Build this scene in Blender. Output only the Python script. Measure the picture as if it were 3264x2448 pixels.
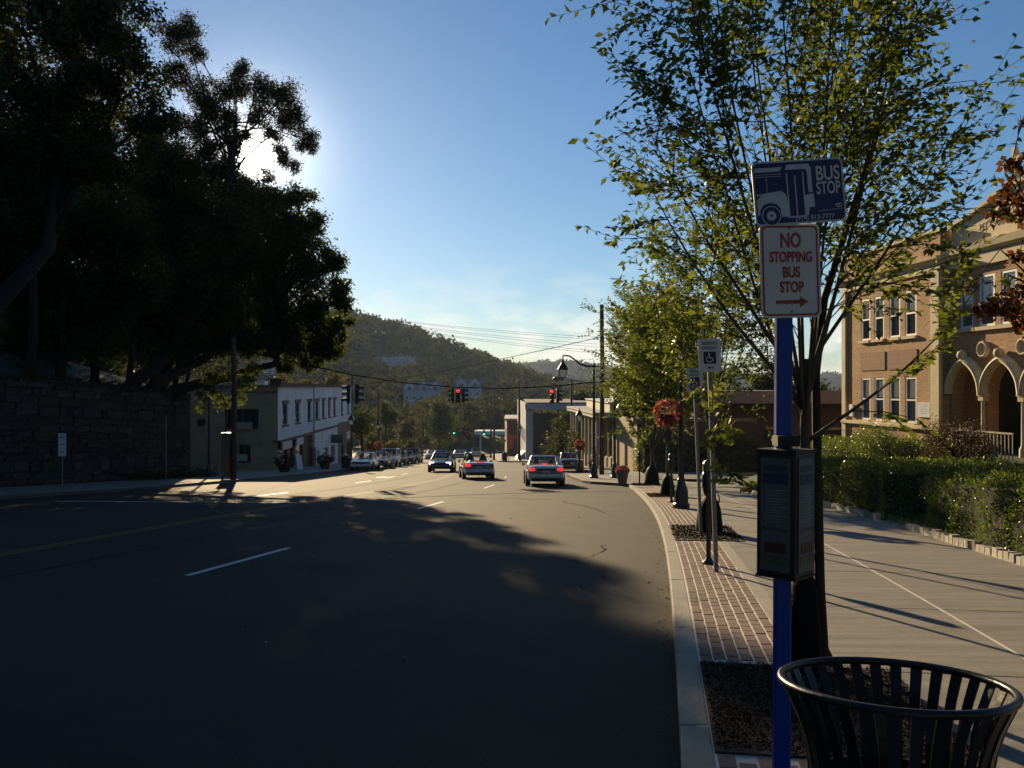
import bpy, math, random
import numpy as np
from mathutils import Vector, Matrix
R = math.radians
scene = bpy.context.scene
COL = scene.collection
for _o in list(bpy.data.objects):
    bpy.data.objects.remove(_o)

# ------------------------------------------------------------------ camera
F = 860.0            # focal length in pixels of a 1024 wide picture
HZ = 387.0           # row of the horizon
EYE = 1.72
cam_data = bpy.data.cameras.new('camera')
cam_data.sensor_width = 36.0
cam_data.lens = 36.0 * F / 1024.0
cam_data.clip_start = 0.05
cam_data.clip_end = 9000.0
cam = bpy.data.objects.new('camera', cam_data)
COL.objects.link(cam)
cam.location = (0, 0, EYE)
cam.rotation_euler = (R(90) + math.atan((HZ - 384) / F), 0, 0)
scene.camera = cam

# ------------------------------------------------------------------ sky, sun, exposure
SUN = Vector((-0.302, 1.0, 0.272)).normalized()
SUN_EL = math.asin(SUN.z)
SUN_AZ = math.atan2(SUN.x, SUN.y)      # clockwise from +Y
world = bpy.data.worlds.new('World')
scene.world = world
world.use_nodes = True
wn = world.node_tree
wn.nodes.clear()
def WN(t, **k):
    n = wn.nodes.new(t)
    for a, b in k.items():
        setattr(n, a, b)
    return n
w_out = WN('ShaderNodeOutputWorld')
w_bg = WN('ShaderNodeBackground')
w_sky = WN('ShaderNodeTexSky', sky_type='NISHITA', sun_disc=False)
w_sky.sun_elevation = SUN_EL
w_sky.sun_rotation = SUN_AZ
w_sky.altitude = 60
w_sky.air_density = 1.0
w_sky.dust_density = 0.12
w_sky.ozone_density = 4.0
w_bg.inputs['Strength'].default_value = 0.060
w_geo = WN('ShaderNodeTexCoord')
w_dot = WN('ShaderNodeVectorMath', operation='DOT_PRODUCT')
w_nrm = WN('ShaderNodeVectorMath', operation='NORMALIZE')
wn.links.new(w_geo.outputs['Generated'], w_nrm.inputs[0])
wn.links.new(w_nrm.outputs[0], w_dot.inputs[0])
w_dot.inputs[1].default_value = SUN
def wmath(op, a, b=None, clamp=False):
    n = WN('ShaderNodeMath', operation=op, use_clamp=clamp)
    for i, v in enumerate((a, b)):
        if v is None:
            continue
        if isinstance(v, (int, float)):
            n.inputs[i].default_value = v
        else:
            wn.links.new(v, n.inputs[i])
    return n.outputs[0]
w_c = wmath('MAXIMUM', w_dot.outputs['Value'], 0.0)
# the sun's disc and the bright aureole of the hazy air around it
w_g1 = wmath('MULTIPLY', wmath('POWER', w_c, 9000.0), 220.0)
w_g2 = wmath('MULTIPLY', wmath('POWER', w_c, 480.0), 9.0)
w_g3 = wmath('MULTIPLY', wmath('POWER', w_c, 60.0), 0.5)
w_g = wmath('ADD', wmath('ADD', w_g1, w_g2), w_g3)
w_gc = WN('ShaderNodeVectorMath', operation='SCALE')
w_gc.inputs[0].default_value = (1.0, 0.93, 0.76)
wn.links.new(w_g, w_gc.inputs['Scale'])
w_add = WN('ShaderNodeVectorMath', operation='ADD')
w_hs = WN('ShaderNodeHueSaturation')
w_hs.inputs['Saturation'].default_value = 1.10
wn.links.new(w_sky.outputs[0], w_hs.inputs['Color'])
wn.links.new(w_hs.outputs[0], w_add.inputs[0])
wn.links.new(w_gc.outputs[0], w_add.inputs[1])
# small low clouds near the horizon
w_map = WN('ShaderNodeMapping')
w_map.inputs['Scale'].default_value = (1.0, 1.0, 2.6)
wn.links.new(w_nrm.outputs[0], w_map.inputs[0])
w_noise = WN('ShaderNodeTexNoise')
w_noise.inputs['Scale'].default_value = 15.0
w_noise.inputs['Detail'].default_value = 6.0
w_noise.inputs['Roughness'].default_value = 0.6
wn.links.new(w_map.outputs[0], w_noise.inputs['Vector'])
w_ramp = WN('ShaderNodeValToRGB')
w_ramp.color_ramp.elements[0].position = 0.45
w_ramp.color_ramp.elements[1].position = 0.57
wn.links.new(w_noise.outputs['Fac'], w_ramp.inputs[0])
w_sep = WN('ShaderNodeSeparateXYZ')
wn.links.new(w_nrm.outputs[0], w_sep.inputs[0])
w_band = WN('ShaderNodeValToRGB')
cr = w_band.color_ramp
cr.elements[0].position = 0.0; cr.elements[0].color = (0.6, 0.6, 0.6, 1)
cr.elements[1].position = 0.045; cr.elements[1].color = (1, 1, 1, 1)
e = cr.elements.new(0.09); e.color = (0.25, 0.25, 0.25, 1)
e = cr.elements.new(0.16); e.color = (0, 0, 0, 1)
wn.links.new(w_sep.outputs['Z'], w_band.inputs[0])
w_cl = wmath('MULTIPLY', wmath('MULTIPLY', w_ramp.outputs[0], w_band.outputs[0]), 0.75)
w_mix = WN('ShaderNodeMix', data_type='RGBA')
wn.links.new(w_cl, w_mix.inputs['Factor'])
wn.links.new(w_add.outputs[0], w_mix.inputs['A'])
w_mix.inputs['B'].default_value = (12.0, 11.2, 10.2, 1)
wn.links.new(w_mix.outputs['Result'], w_bg.inputs['Color'])
wn.links.new(w_bg.outputs[0], w_out.inputs[0])

sun_data = bpy.data.lights.new('sun', 'SUN')
sun_data.energy = 4.9
sun_data.angle = R(0.53)
sun_data.color = (1.0, 0.76, 0.45)
sun = bpy.data.objects.new('sun', sun_data)
COL.objects.link(sun)
sun.rotation_euler = (-SUN).to_track_quat('-Z', 'Y').to_euler()
sun.location = SUN * 60

scene.view_settings.view_transform = 'Standard'
scene.view_settings.look = 'None'
scene.view_settings.gamma = 1.0
scene.view_settings.exposure = 0.75
scene.view_settings.use_curve_mapping = False
scene.render.engine = 'CYCLES'
scene.cycles.max_bounces = 6
scene.cycles.diffuse_bounces = 3
scene.cycles.glossy_bounces = 3
scene.cycles.transmission_bounces = 4
scene.cycles.transparent_max_bounces = 8
scene.cycles.volume_bounces = 0
scene.cycles.use_denoising = True
scene.cycles.sample_clamp_indirect = 6.0
scene.cycles.caustics_reflective = False
scene.cycles.caustics_refractive = False

# ------------------------------------------------------------------ helpers
def at(px, py, Y):
    """point that stands Y metres away and shows at picture column px, row py"""
    return Vector(((px - 512) / F * Y, Y, EYE - (py - HZ) / F * Y))

class MB:
    def __init__(self):
        self.v = []; self.f = []
    def add(self, verts, faces):
        b = len(self.v)
        self.v += [tuple(p) for p in verts]
        self.f += [tuple(i + b for i in f) for f in faces]
        return self
    def box(self, c, s, rz=0.0, taper=1.0):
        cx, cy, cz = c; sx, sy, sz = s[0] / 2, s[1] / 2, s[2] / 2
        ca, sa = math.cos(rz), math.sin(rz)
        vs = []
        for z, k in ((-sz, 1.0), (sz, taper)):
            for x, y in ((-sx, -sy), (sx, -sy), (sx, sy), (-sx, sy)):
                x *= k; y *= k
                vs.append((cx + x * ca - y * sa, cy + x * sa + y * ca, cz + z))
        return self.add(vs, [(3, 2, 1, 0), (4, 5, 6, 7), (0, 1, 5, 4), (1, 2, 6, 5), (2, 3, 7, 6), (3, 0, 4, 7)])
    def tube(self, pts, rad, n=8, cap=True):
        pts = [Vector(p) for p in pts]
        if isinstance(rad, (int, float)):
            rad = [rad] * len(pts)
        vs = []; fs = []
        up = None
        for i, p in enumerate(pts):
            t = (pts[min(i + 1, len(pts) - 1)] - pts[max(i - 1, 0)])
            if t.length < 1e-9:
                t = Vector((0, 0, 1))
            t.normalize()
            if up is None:
                ref = Vector((0, 0, 1)) if abs(t.z) < 0.9 else Vector((1, 0, 0))
                up = (ref - t * ref.dot(t)).normalized()
            else:
                up = (up - t * up.dot(t))
                if up.length < 1e-6:
                    ref = Vector((0, 0, 1)) if abs(t.z) < 0.9 else Vector((1, 0, 0))
                    up = ref - t * ref.dot(t)
                up.normalize()
            s = t.cross(up)
            for k in range(n):
                a = 2 * math.pi * k / n
                vs.append(p + (up * math.cos(a) + s * math.sin(a)) * rad[i])
        for i in range(len(pts) - 1):
            for k in range(n):
                k2 = (k + 1) % n
                fs.append((i * n + k, i * n + k2, (i + 1) * n + k2, (i + 1) * n + k))
        if cap:
            fs.append(tuple(range(n - 1, -1, -1)))
            m = (len(pts) - 1) * n
            fs.append(tuple(m + k for k in range(n)))
        return self.add(vs, fs)
    def lathe(self, prof, n=16, c=(0, 0, 0), cap=True, ph=0.0):
        vs = []; fs = []
        for r, z in prof:
            for k in range(n):
                a = 2 * math.pi * k / n + ph
                vs.append((c[0] + r * math.cos(a), c[1] + r * math.sin(a), c[2] + z))
        for i in range(len(prof) - 1):
            for k in range(n):
                k2 = (k + 1) % n
                fs.append((i * n + k, i * n + k2, (i + 1) * n + k2, (i + 1) * n + k))
        if cap:
            fs.append(tuple(range(n - 1, -1, -1)))
            m = (len(prof) - 1) * n
            fs.append(tuple(m + k for k in range(n)))
        return self.add(vs, fs)
    def prism(self, poly, y0, y1, fn=None):
        """poly of (x, z), front at y0, back at y1"""
        n = len(poly)
        vs = [(x, y0, z) for x, z in poly] + [(x, y1, z) for x, z in poly]
        fs = [tuple(range(n)), tuple(range(2 * n - 1, n - 1, -1))]
        for i in range(n):
            j = (i + 1) % n
            fs.append((i, i + n, j + n, j))
        if fn:
            vs = [fn(p) for p in vs]
        return self.add(vs, fs)
    def torus(self, c, R0, r, n=32, m=8, fn=None):
        vs = []; fs = []
        for i in range(n):
            a = 2 * math.pi * i / n
            for j in range(m):
                b = 2 * math.pi * j / m
                vs.append((c[0] + (R0 + r * math.cos(b)) * math.cos(a), c[1] + (R0 + r * math.cos(b)) * math.sin(a), c[2] + r * math.sin(b)))
        for i in range(n):
            for j in range(m):
                fs.append((i * m + j, ((i + 1) % n) * m + j, ((i + 1) % n) * m + (j + 1) % m, i * m + (j + 1) % m))
        if fn:
            vs = [fn(p) for p in vs]
        return self.add(vs, fs)
    def mesh(self, name, mat, smooth=False):
        me = bpy.data.meshes.new(name)
        me.from_pydata(self.v, [], self.f)
        if mat:
            me.materials.append(mat)
        if smooth:
            me.polygons.foreach_set('use_smooth', [True] * len(me.polygons))
        me.update()
        return me
    def build(self, name, mat, parent=None, smooth=False, bevel=0.0, angle=None):
        o = link(name, self.mesh(name, mat, smooth), parent)
        if bevel:
            m = o.modifiers.new('bevel', 'BEVEL'); m.width = bevel; m.segments = 2; m.limit_method = 'ANGLE'
        return o

def link(name, me, parent=None):
    o = bpy.data.objects.new(name, me)
    COL.objects.link(o)
    if parent is not None:
        o.parent = parent
    return o

def tag(o, label=None, cat=None, group=None, kind=None):
    if label: o['label'] = label
    if cat: o['category'] = cat
    if group: o['group'] = group
    if kind: o['kind'] = kind
    return o

def thing(name, label, cat, loc=(0, 0, 0), rz=0.0, group=None):
    o = bpy.data.objects.new(name, None)
    o.empty_display_size = 0.2
    COL.objects.link(o)
    o.location = loc
    o.rotation_euler = (0, 0, rz)
    return tag(o, label, cat, group)

def copy_tree(o, parent=None):
    c = o.copy()
    COL.objects.link(c)
    c.parent = parent
    for ch in list(o.children):
        copy_tree(ch, c)
    return c

def np_mesh(name, verts, quads, mat, smooth=False):
    """verts (N,3), quads (M,k) arrays"""
    me = bpy.data.meshes.new(name)
    verts = np.asarray(verts, dtype=np.float32); quads = np.asarray(quads, dtype=np.int32)
    k = quads.shape[1]
    me.vertices.add(len(verts)); me.vertices.foreach_set('co', verts.ravel())
    me.loops.add(quads.size); me.loops.foreach_set('vertex_index', quads.ravel())
    me.polygons.add(len(quads))
    me.polygons.foreach_set('loop_start', np.arange(0, quads.size, k, dtype=np.int32))
    me.polygons.foreach_set('loop_total', np.full(len(quads), k, dtype=np.int32))
    if smooth:
        me.polygons.foreach_set('use_smooth', np.ones(len(quads), dtype=bool))
    me.materials.append(mat)
    me.update(calc_edges=True)
    return me

def unit(a):
    return a / (np.linalg.norm(a, axis=1, keepdims=True) + 1e-9)

def leaf_mesh(name, c, d, ln, wd, mat, rng, droop=0.25, up=0.4):
    """rhombic leaves: base points c, directions d, lengths ln, widths wd"""
    n = len(c)
    d = unit(d)
    nr = rng.normal(size=(n, 3)); nr[:, 2] += up
    s = unit(np.cross(d, nr))
    nn = unit(np.cross(s, d))
    ln = np.broadcast_to(np.asarray(ln, float).reshape(-1, 1), (n, 1)); wd = np.broadcast_to(np.asarray(wd, float).reshape(-1, 1), (n, 1))
    v = np.empty((n, 4, 3))
    v[:, 0] = c
    v[:, 1] = c + d * ln * 0.45 + s * wd * 0.5 + nn * ln * 0.08
    v[:, 2] = c + d * ln - nn * ln * droop * 0.4
    v[:, 3] = c + d * ln * 0.45 - s * wd * 0.5 + nn * ln * 0.08
    return np_mesh(name, v.reshape(-1, 3), np.arange(4 * n).reshape(n, 4), mat)

# ------------------------------------------------------------------ materials
MATS = {}
def new_mat(name):
    m = bpy.data.materials.new(name)
    m.use_nodes = True
    nt = m.node_tree
    return m, nt, nt.nodes['Principled BSDF']

def mat(name, col, rough=0.6, metal=0.0, var=0.12, scale=6.0, bump=0.0, bscale=None, spec=0.5, detail=4.0, stretch=None, coat=0.0):
    if name in MATS:
        return MATS[name]
    m, nt, b = new_mat(name)
    tc = nt.nodes.new('ShaderNodeTexCoord')
    mp = nt.nodes.new('ShaderNodeMapping')
    if stretch: mp.inputs['Scale'].default_value = stretch
    nt.links.new(tc.outputs['Object'], mp.inputs[0])
    nz = nt.nodes.new('ShaderNodeTexNoise')
    nz.inputs['Scale'].default_value = scale
    nz.inputs['Detail'].default_value = detail
    nz.inputs['Roughness'].default_value = 0.65
    nt.links.new(mp.outputs[0], nz.inputs['Vector'])
    cr = nt.nodes.new('ShaderNodeValToRGB')
    cr.color_ramp.elements[0].position = 0.3
    cr.color_ramp.elements[1].position = 0.7
    lo = [max(0, c * (1 - var)) for c in col]; hi = [min(1, c * (1 + var)) for c in col]
    cr.color_ramp.elements[0].color = (*lo, 1); cr.color_ramp.elements[1].color = (*hi, 1)
    nt.links.new(nz.outputs['Fac'], cr.inputs[0])
    nt.links.new(cr.outputs[0], b.inputs['Base Color'])
    b.inputs['Roughness'].default_value = rough
    b.inputs['Metallic'].default_value = metal
    b.inputs['Specular IOR Level'].default_value = spec
    if coat:
        b.inputs['Coat Weight'].default_value = coat
        b.inputs['Coat Roughness'].default_value = 0.06
    if bump:
        n2 = nt.nodes.new('ShaderNodeTexNoise')
        n2.inputs['Scale'].default_value = bscale or scale * 6
        n2.inputs['Detail'].default_value = 3.0
        nt.links.new(mp.outputs[0], n2.inputs['Vector'])
        bp = nt.nodes.new('ShaderNodeBump')
        bp.inputs['Strength'].default_value = bump
        bp.inputs['Distance'].default_value = 0.02
        nt.links.new(n2.outputs['Fac'], bp.inputs['Height'])
        nt.links.new(bp.outputs[0], b.inputs['Normal'])
    MATS[name] = m
    return m

def island_mat(name, cols, rough=0.7, bump=0.0, bscale=40.0, spec=0.4, noise=0.15):
    """each separate piece takes one of the colours; fine grain on top"""
    if name in MATS: return MATS[name]
    m, nt, b = new_mat(name)
    oi = nt.nodes.new('ShaderNodeObjectInfo')
    ge = nt.nodes.new('ShaderNodeNewGeometry')
    ad = nt.nodes.new('ShaderNodeMath'); ad.operation = 'ADD'
    nt.links.new(oi.outputs['Random'], ad.inputs[0]); nt.links.new(ge.outputs['Random Per Island'], ad.inputs[1])
    fr = nt.nodes.new('ShaderNodeMath'); fr.operation = 'FRACT'
    nt.links.new(ad.outputs[0], fr.inputs[0])
    cr = nt.nodes.new('ShaderNodeValToRGB')
    els = cr.color_ramp.elements
    for i, c in enumerate(cols):
        p = i / max(1, len(cols) - 1)
        if i < 2: e = els[i]; e.position = p if i == 0 else (1.0 if len(cols) == 2 else p)
        else: e = els.new(p)
        e.color = (*c, 1)
    nt.links.new(fr.outputs[0], cr.inputs[0])
    tc = nt.nodes.new('ShaderNodeNewGeometry')
    nz = nt.nodes.new('ShaderNodeTexNoise'); nz.inputs['Scale'].default_value = bscale; nz.inputs['Detail'].default_value = 4
    nt.links.new(tc.outputs['Position'], nz.inputs['Vector'])
    mr = nt.nodes.new('ShaderNodeMapRange')
    mr.inputs['To Min'].default_value = 1 - noise * 2; mr.inputs['To Max'].default_value = 1 + noise * 2
    nt.links.new(nz.outputs['Fac'], mr.inputs['Value'])
    mx = nt.nodes.new('ShaderNodeVectorMath'); mx.operation = 'SCALE'
    nt.links.new(cr.outputs[0], mx.inputs[0]); nt.links.new(mr.outputs[0], mx.inputs['Scale'])
    nt.links.new(mx.outputs[0], b.inputs['Base Color'])
    b.inputs['Roughness'].default_value = rough
    b.inputs['Specular IOR Level'].default_value = spec
    if bump:
        bp = nt.nodes.new('ShaderNodeBump'); bp.inputs['Strength'].default_value = bump; bp.inputs['Distance'].default_value = 0.01
        nt.links.new(nz.outputs['Fac'], bp.inputs['Height']); nt.links.new(bp.outputs[0], b.inputs['Normal'])
    MATS[name] = m
    return m

def leaf_mat(name, cols, trans=0.45, tcol=None, rough=0.55, spec=0.2):
    if name in MATS: return MATS[name]
    m, nt, b = new_mat(name)
    ge = nt.nodes.new('ShaderNodeNewGeometry')
    cr = nt.nodes.new('ShaderNodeValToRGB')
    els = cr.color_ramp.elements
    for i, c in enumerate(cols):
        p = i / max(1, len(cols) - 1)
        if i < 2: e = els[i]; e.position = p if i == 0 else (1.0 if len(cols) == 2 else p)
        else: e = els.new(p)
        e.color = (*c, 1)
    nt.links.new(ge.outputs['Random Per Island'], cr.inputs[0])
    nt.links.new(cr.outputs[0], b.inputs['Base Color'])
    b.inputs['Roughness'].default_value = rough
    b.inputs['Specular IOR Level'].default_value = spec
    tr = nt.nodes.new('ShaderNodeBsdfTranslucent')
    hs = nt.nodes.new('ShaderNodeMix'); hs.data_type = 'RGBA'; hs.blend_type = 'MULTIPLY'
    hs.inputs['Factor'].default_value = 1.0
    nt.links.new(cr.outputs[0], hs.inputs['A'])
    hs.inputs['B'].default_value = (*(tcol or (2.2, 2.0, 0.7)), 1)
    nt.links.new(hs.outputs['Result'], tr.inputs['Color'])
    mx = nt.nodes.new('ShaderNodeMixShader'); mx.inputs[0].default_value = trans
    nt.links.new(b.outputs[0], mx.inputs[1]); nt.links.new(tr.outputs[0], mx.inputs[2])
    out = nt.nodes['Material Output']
    nt.links.new(mx.outputs[0], out.inputs['Surface'])
    MATS[name] = m
    return m

def emit_mat(name, col, strength):
    if name in MATS: return MATS[name]
    m, nt, b = new_mat(name)
    b.inputs['Base Color'].default_value = (*[c * 0.5 for c in col], 1)
    b.inputs['Emission Color'].default_value = (*col, 1)
    b.inputs['Emission Strength'].default_value = strength
    MATS[name] = m
    return m

def glass_mat(name, col=(0.02, 0.025, 0.03), rough=0.05):
    if name in MATS: return MATS[name]
    m, nt, b = new_mat(name)
    nz = nt.nodes.new('ShaderNodeTexNoise'); nz.inputs['Scale'].default_value = 1.5
    bp = nt.nodes.new('ShaderNodeBump'); bp.inputs['Strength'].default_value = 0.04
    nt.links.new(nz.outputs['Fac'], bp.inputs['Height']); nt.links.new(bp.outputs[0], b.inputs['Normal'])
    b.inputs['Base Color'].default_value = (*col, 1)
    b.inputs['Roughness'].default_value = rough
    b.inputs['Specular IOR Level'].default_value = 0.8
    MATS[name] = m
    return m

def clear_glass(name, alpha=0.75, col=(0.8, 0.82, 0.8)):
    if name in MATS: return MATS[name]
    m, nt, b = new_mat(name)
    b.inputs['Base Color'].default_value = (*col, 1)
    b.inputs['Roughness'].default_value = 0.08
    tp = nt.nodes.new('ShaderNodeBsdfTransparent')
    mx = nt.nodes.new('ShaderNodeMixShader'); mx.inputs[0].default_value = alpha
    nt.links.new(b.outputs[0], mx.inputs[1]); nt.links.new(tp.outputs[0], mx.inputs[2])
    nt.links.new(mx.outputs[0], nt.nodes['Material Output'].inputs['Surface'])
    MATS[name] = m
    return m

def brick_mat(name, c1, c2, mortar, bw=0.21, bh=0.075, axis='uz', bump=0.6, rough=0.85):
    """running bond on a wall; uses the UV-like object coords: x along, z up"""
    if name in MATS: return MATS[name]
    m, nt, b = new_mat(name)
    tc = nt.nodes.new('ShaderNodeTexCoord')
    sp = nt.nodes.new('ShaderNodeSeparateXYZ'); nt.links.new(tc.outputs['Object'], sp.inputs[0])
    sm = nt.nodes.new('ShaderNodeMath'); sm.operation = 'ADD'
    nt.links.new(sp.outputs['X'], sm.inputs[0]); nt.links.new(sp.outputs['Y'], sm.inputs[1])
    cb = nt.nodes.new('ShaderNodeCombineXYZ')
    nt.links.new(sm.outputs[0], cb.inputs['X']); nt.links.new(sp.outputs['Z'], cb.inputs['Y'])
    bt = nt.nodes.new('ShaderNodeTexBrick')
    bt.inputs['Scale'].default_value = 1.0
    bt.inputs['Brick Width'].default_value = bw; bt.inputs['Row Height'].default_value = bh
    bt.inputs['Mortar Size'].default_value = 0.007; bt.inputs['Bias'].default_value = 0.0
    bt.inputs['Color1'].default_value = (*c1, 1); bt.inputs['Color2'].default_value = (*c2, 1); bt.inputs['Mortar'].default_value = (*mortar, 1)
    nt.links.new(cb.outputs[0], bt.inputs['Vector'])
    nz = nt.nodes.new('ShaderNodeTexNoise'); nz.inputs['Scale'].default_value = 0.9; nz.inputs['Detail'].default_value = 6
    nt.links.new(tc.outputs['Object'], nz.inputs['Vector'])
    mr = nt.nodes.new('ShaderNodeMapRange'); mr.inputs['To Min'].default_value = 0.7; mr.inputs['To Max'].default_value = 1.3
    nt.links.new(nz.outputs['Fac'], mr.inputs['Value'])
    sc = nt.nodes.new('ShaderNodeVectorMath'); sc.operation = 'SCALE'
    nt.links.new(bt.outputs['Color'], sc.inputs[0]); nt.links.new(mr.outputs[0], sc.inputs['Scale'])
    nt.links.new(sc.outputs[0], b.inputs['Base Color'])
    b.inputs['Roughness'].default_value = rough
    bp = nt.nodes.new('ShaderNodeBump'); bp.inputs['Strength'].default_value = bump; bp.inputs['Distance'].default_value = 0.012; bp.invert = True
    nt.links.new(bt.outputs['Fac'], bp.inputs['Height']); nt.links.new(bp.outputs[0], b.inputs['Normal'])
    MATS[name] = m
    return m

black_iron = mat('black_iron', (0.012, 0.012, 0.013), 0.32, 0.0, 0.2, 9, 0.15, spec=0.6)
galv = mat('galvanised_steel', (0.22, 0.22, 0.21), 0.5, 0.6, 0.2, 14, 0.1)
bark = mat('bark', (0.028, 0.022, 0.017), 0.9, 0, 0.35, 12, 0.9, 30, stretch=(1, 1, 0.3))
bark_grey = mat('bark_grey', (0.075, 0.062, 0.048), 0.85, 0, 0.3, 14, 0.7, 40, stretch=(1, 1, 0.3))
pole_wood = mat('pole_wood', (0.075, 0.05, 0.034), 0.85, 0, 0.3, 5, 0.5, 30, stretch=(1, 1, 0.15))
wire_black = mat('wire_black', (0.01, 0.01, 0.01), 1.0, spec=0.0)
# ================================================================== THE GROUND
SL = 0.07                       # the street falls 7 % away from the camera
RD = 0.13                       # kerb height
def gz(y):                      # level of the pavements
    if y < 205: return -SL * y
    t = min(1.0, (y - 205) / 60.0)
    return -14.35 - 2.1 * (t - t * t / 2) * 1.0
_cp = np.array([(-6, -0.85), (-4, -0.53), (0, 0.12), (4.61, 0.89), (7.37, 1.37), (9.56, 1.78), (11.67, 2.16), (14.97, 2.69), (20.7, 3.52), (28, 4.36), (39.4, 5.39), (44, 5.7)])
_pf = np.polyfit(_cp[:, 1 - 1], _cp[:, 1], 4)
def cx(y): return float(np.polyval(_pf, y))
def cdx(y): return (cx(y + 0.01) - cx(y - 0.01)) / 0.02
def P(y, d, dz=0.0):
    """point d metres right of the near kerb's road edge"""
    s = cdx(y); k = 1.0 / math.sqrt(1 + s * s)
    yy = y - d * s * k
    return Vector((cx(y) + d * k, yy, gz(yy) + dz))

asphalt, _nt, _b = new_mat('asphalt')
def _asph():
    nt, b = _nt, _b
    ge = nt.nodes.new('ShaderNodeNewGeometry')
    def noise(s, d=4, r=0.6):
        n = nt.nodes.new('ShaderNodeTexNoise'); n.inputs['Scale'].default_value = s; n.inputs['Detail'].default_value = d; n.inputs['Roughness'].default_value = r
        nt.links.new(ge.outputs['Position'], n.inputs['Vector']); return n
    big = noise(0.35, 9, 0.68); fine = noise(55, 3, 0.8); vor = nt.nodes.new('ShaderNodeTexVoronoi'); vor.inputs['Scale'].default_value = 90
    nt.links.new(ge.outputs['Position'], vor.inputs['Vector'])
    c1 = nt.nodes.new('ShaderNodeValToRGB'); c1.color_ramp.elements[0].position = 0.3; c1.color_ramp.elements[1].position = 0.75
    c1.color_ramp.elements[0].color = (0.024, 0.019, 0.0135, 1); c1.color_ramp.elements[1].color = (0.050, 0.0405, 0.030, 1)
    nt.links.new(big.outputs['Fac'], c1.inputs[0])
    mr = nt.nodes.new('ShaderNodeMapRange'); mr.inputs['From Min'].default_value = 0.3; mr.inputs['From Max'].default_value = 0.8
    mr.inputs['To Min'].default_value = 0.6; mr.inputs['To Max'].default_value = 1.7
    nt.links.new(fine.outputs['Fac'], mr.inputs['Value'])
    sc = nt.nodes.new('ShaderNodeVectorMath'); sc.operation = 'SCALE'
    nt.links.new(c1.outputs[0], sc.inputs[0]); nt.links.new(mr.outputs[0], sc.inputs['Scale'])
    nt.links.new(sc.outputs[0], b.inputs['Base Color'])
    b.inputs['Roughness'].default_value = 0.86
    b.inputs['Specular IOR Level'].default_value = 0.28
    ad = nt.nodes.new('ShaderNodeMath'); ad.operation = 'ADD'
    nt.links.new(fine.outputs['Fac'], ad.inputs[0]); nt.links.new(vor.outputs['Distance'], ad.inputs[1])
    bp = nt.nodes.new('ShaderNodeBump'); bp.inputs['Strength'].default_value = 0.5; bp.inputs['Distance'].default_value = 0.006
    nt.links.new(ad.outputs[0], bp.inputs['Height']); nt.links.new(bp.outputs[0], b.inputs['Normal'])
_asph()
concrete = mat('concrete', (0.235, 0.212, 0.178), 0.85, 0, 0.3, 1.6, 0.6, 60, detail=10, stretch=(0.35, 4.0, 1))
concrete_curb = mat('curb_concrete', (0.30, 0.275, 0.22), 0.8, 0, 0.18, 3.5, 0.5, 50, detail=8)
joint_mat = mat('joint_sealant', (0.62, 0.59, 0.52), 0.8, 0, 0.1, 5)
sand = mat('joint_sand', (0.23, 0.195, 0.15), 0.95, 0, 0.2, 30, 0.3)
earth = mat('earth', (0.05, 0.038, 0.025), 0.95, 0, 0.4, 6, 0.8, 30)
grass_green = mat('lawn_soil', (0.045, 0.060, 0.018), 0.95, 0, 0.3, 3, 0.6, 40)

# ---- far terrain: one sheet to the horizon, with the wooded hill across the valley
_rx = np.array([-3000, -900, -372, -200, -115, -81, -49, -23, -1, 20, 42, 78, 135, 240, 370, 900, 3000], float)
_rz = np.array([60, 75, 70, 58, 45.5, 36, 26, 17, 8, 0, -6, -9, -10, -8, -6, 0, 0], float)
def terrain(x, y):
    z = np.where(y < 205, -SL * y, -14.35 - 1.6 * np.clip((y - 205) / 60, 0, 1))
    z = np.where(y < -60, 4.2, z) - 0.35
    t = np.clip((y - 240) / 390.0, 0, 1); t = t * t * (3 - 2 * t)
    rz = np.interp(x, _rx, _rz)
    z = z * (1 - t) + rz * t
    back = np.clip((y - 700) / 900.0, 0, 1)
    z = z * (1 - back) + (-22) * back
    side = np.clip((np.abs(x + 4) - 50) / 90.0, 0, 1) * np.clip(1 - t, 0, 1)
    return z + side * side * 7
def sheet():
    ys = np.concatenate([np.linspace(-300, -20, 8), np.linspace(0, 240, 30), np.linspace(250, 720, 36), np.linspace(760, 1800, 12), np.array([2500, 4000, 6500])])
    xs = np.concatenate([np.array([-5000, -3000, -1800, -1100, -700]), np.linspace(-500, 500, 67), np.array([700, 1100, 1800, 3000, 5000])])
    X, Y = np.meshgrid(xs, ys)
    Z = terrain(X, Y)
    nx, ny = len(xs), len(ys)
    idx = np.arange(nx * ny).reshape(ny, nx)
    q = np.stack([idx[:-1, :-1], idx[:-1, 1:], idx[1:, 1:], idx[1:, :-1]], -1).reshape(-1, 4)
    return np_mesh('terrain', np.stack([X, Y, Z], -1).reshape(-1, 3), q, mat('hill_floor', (0.035, 0.042, 0.018), 0.95, 0, 0.3, 0.05), True)
tag(link('terrain', sheet()), kind='structure')

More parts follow.
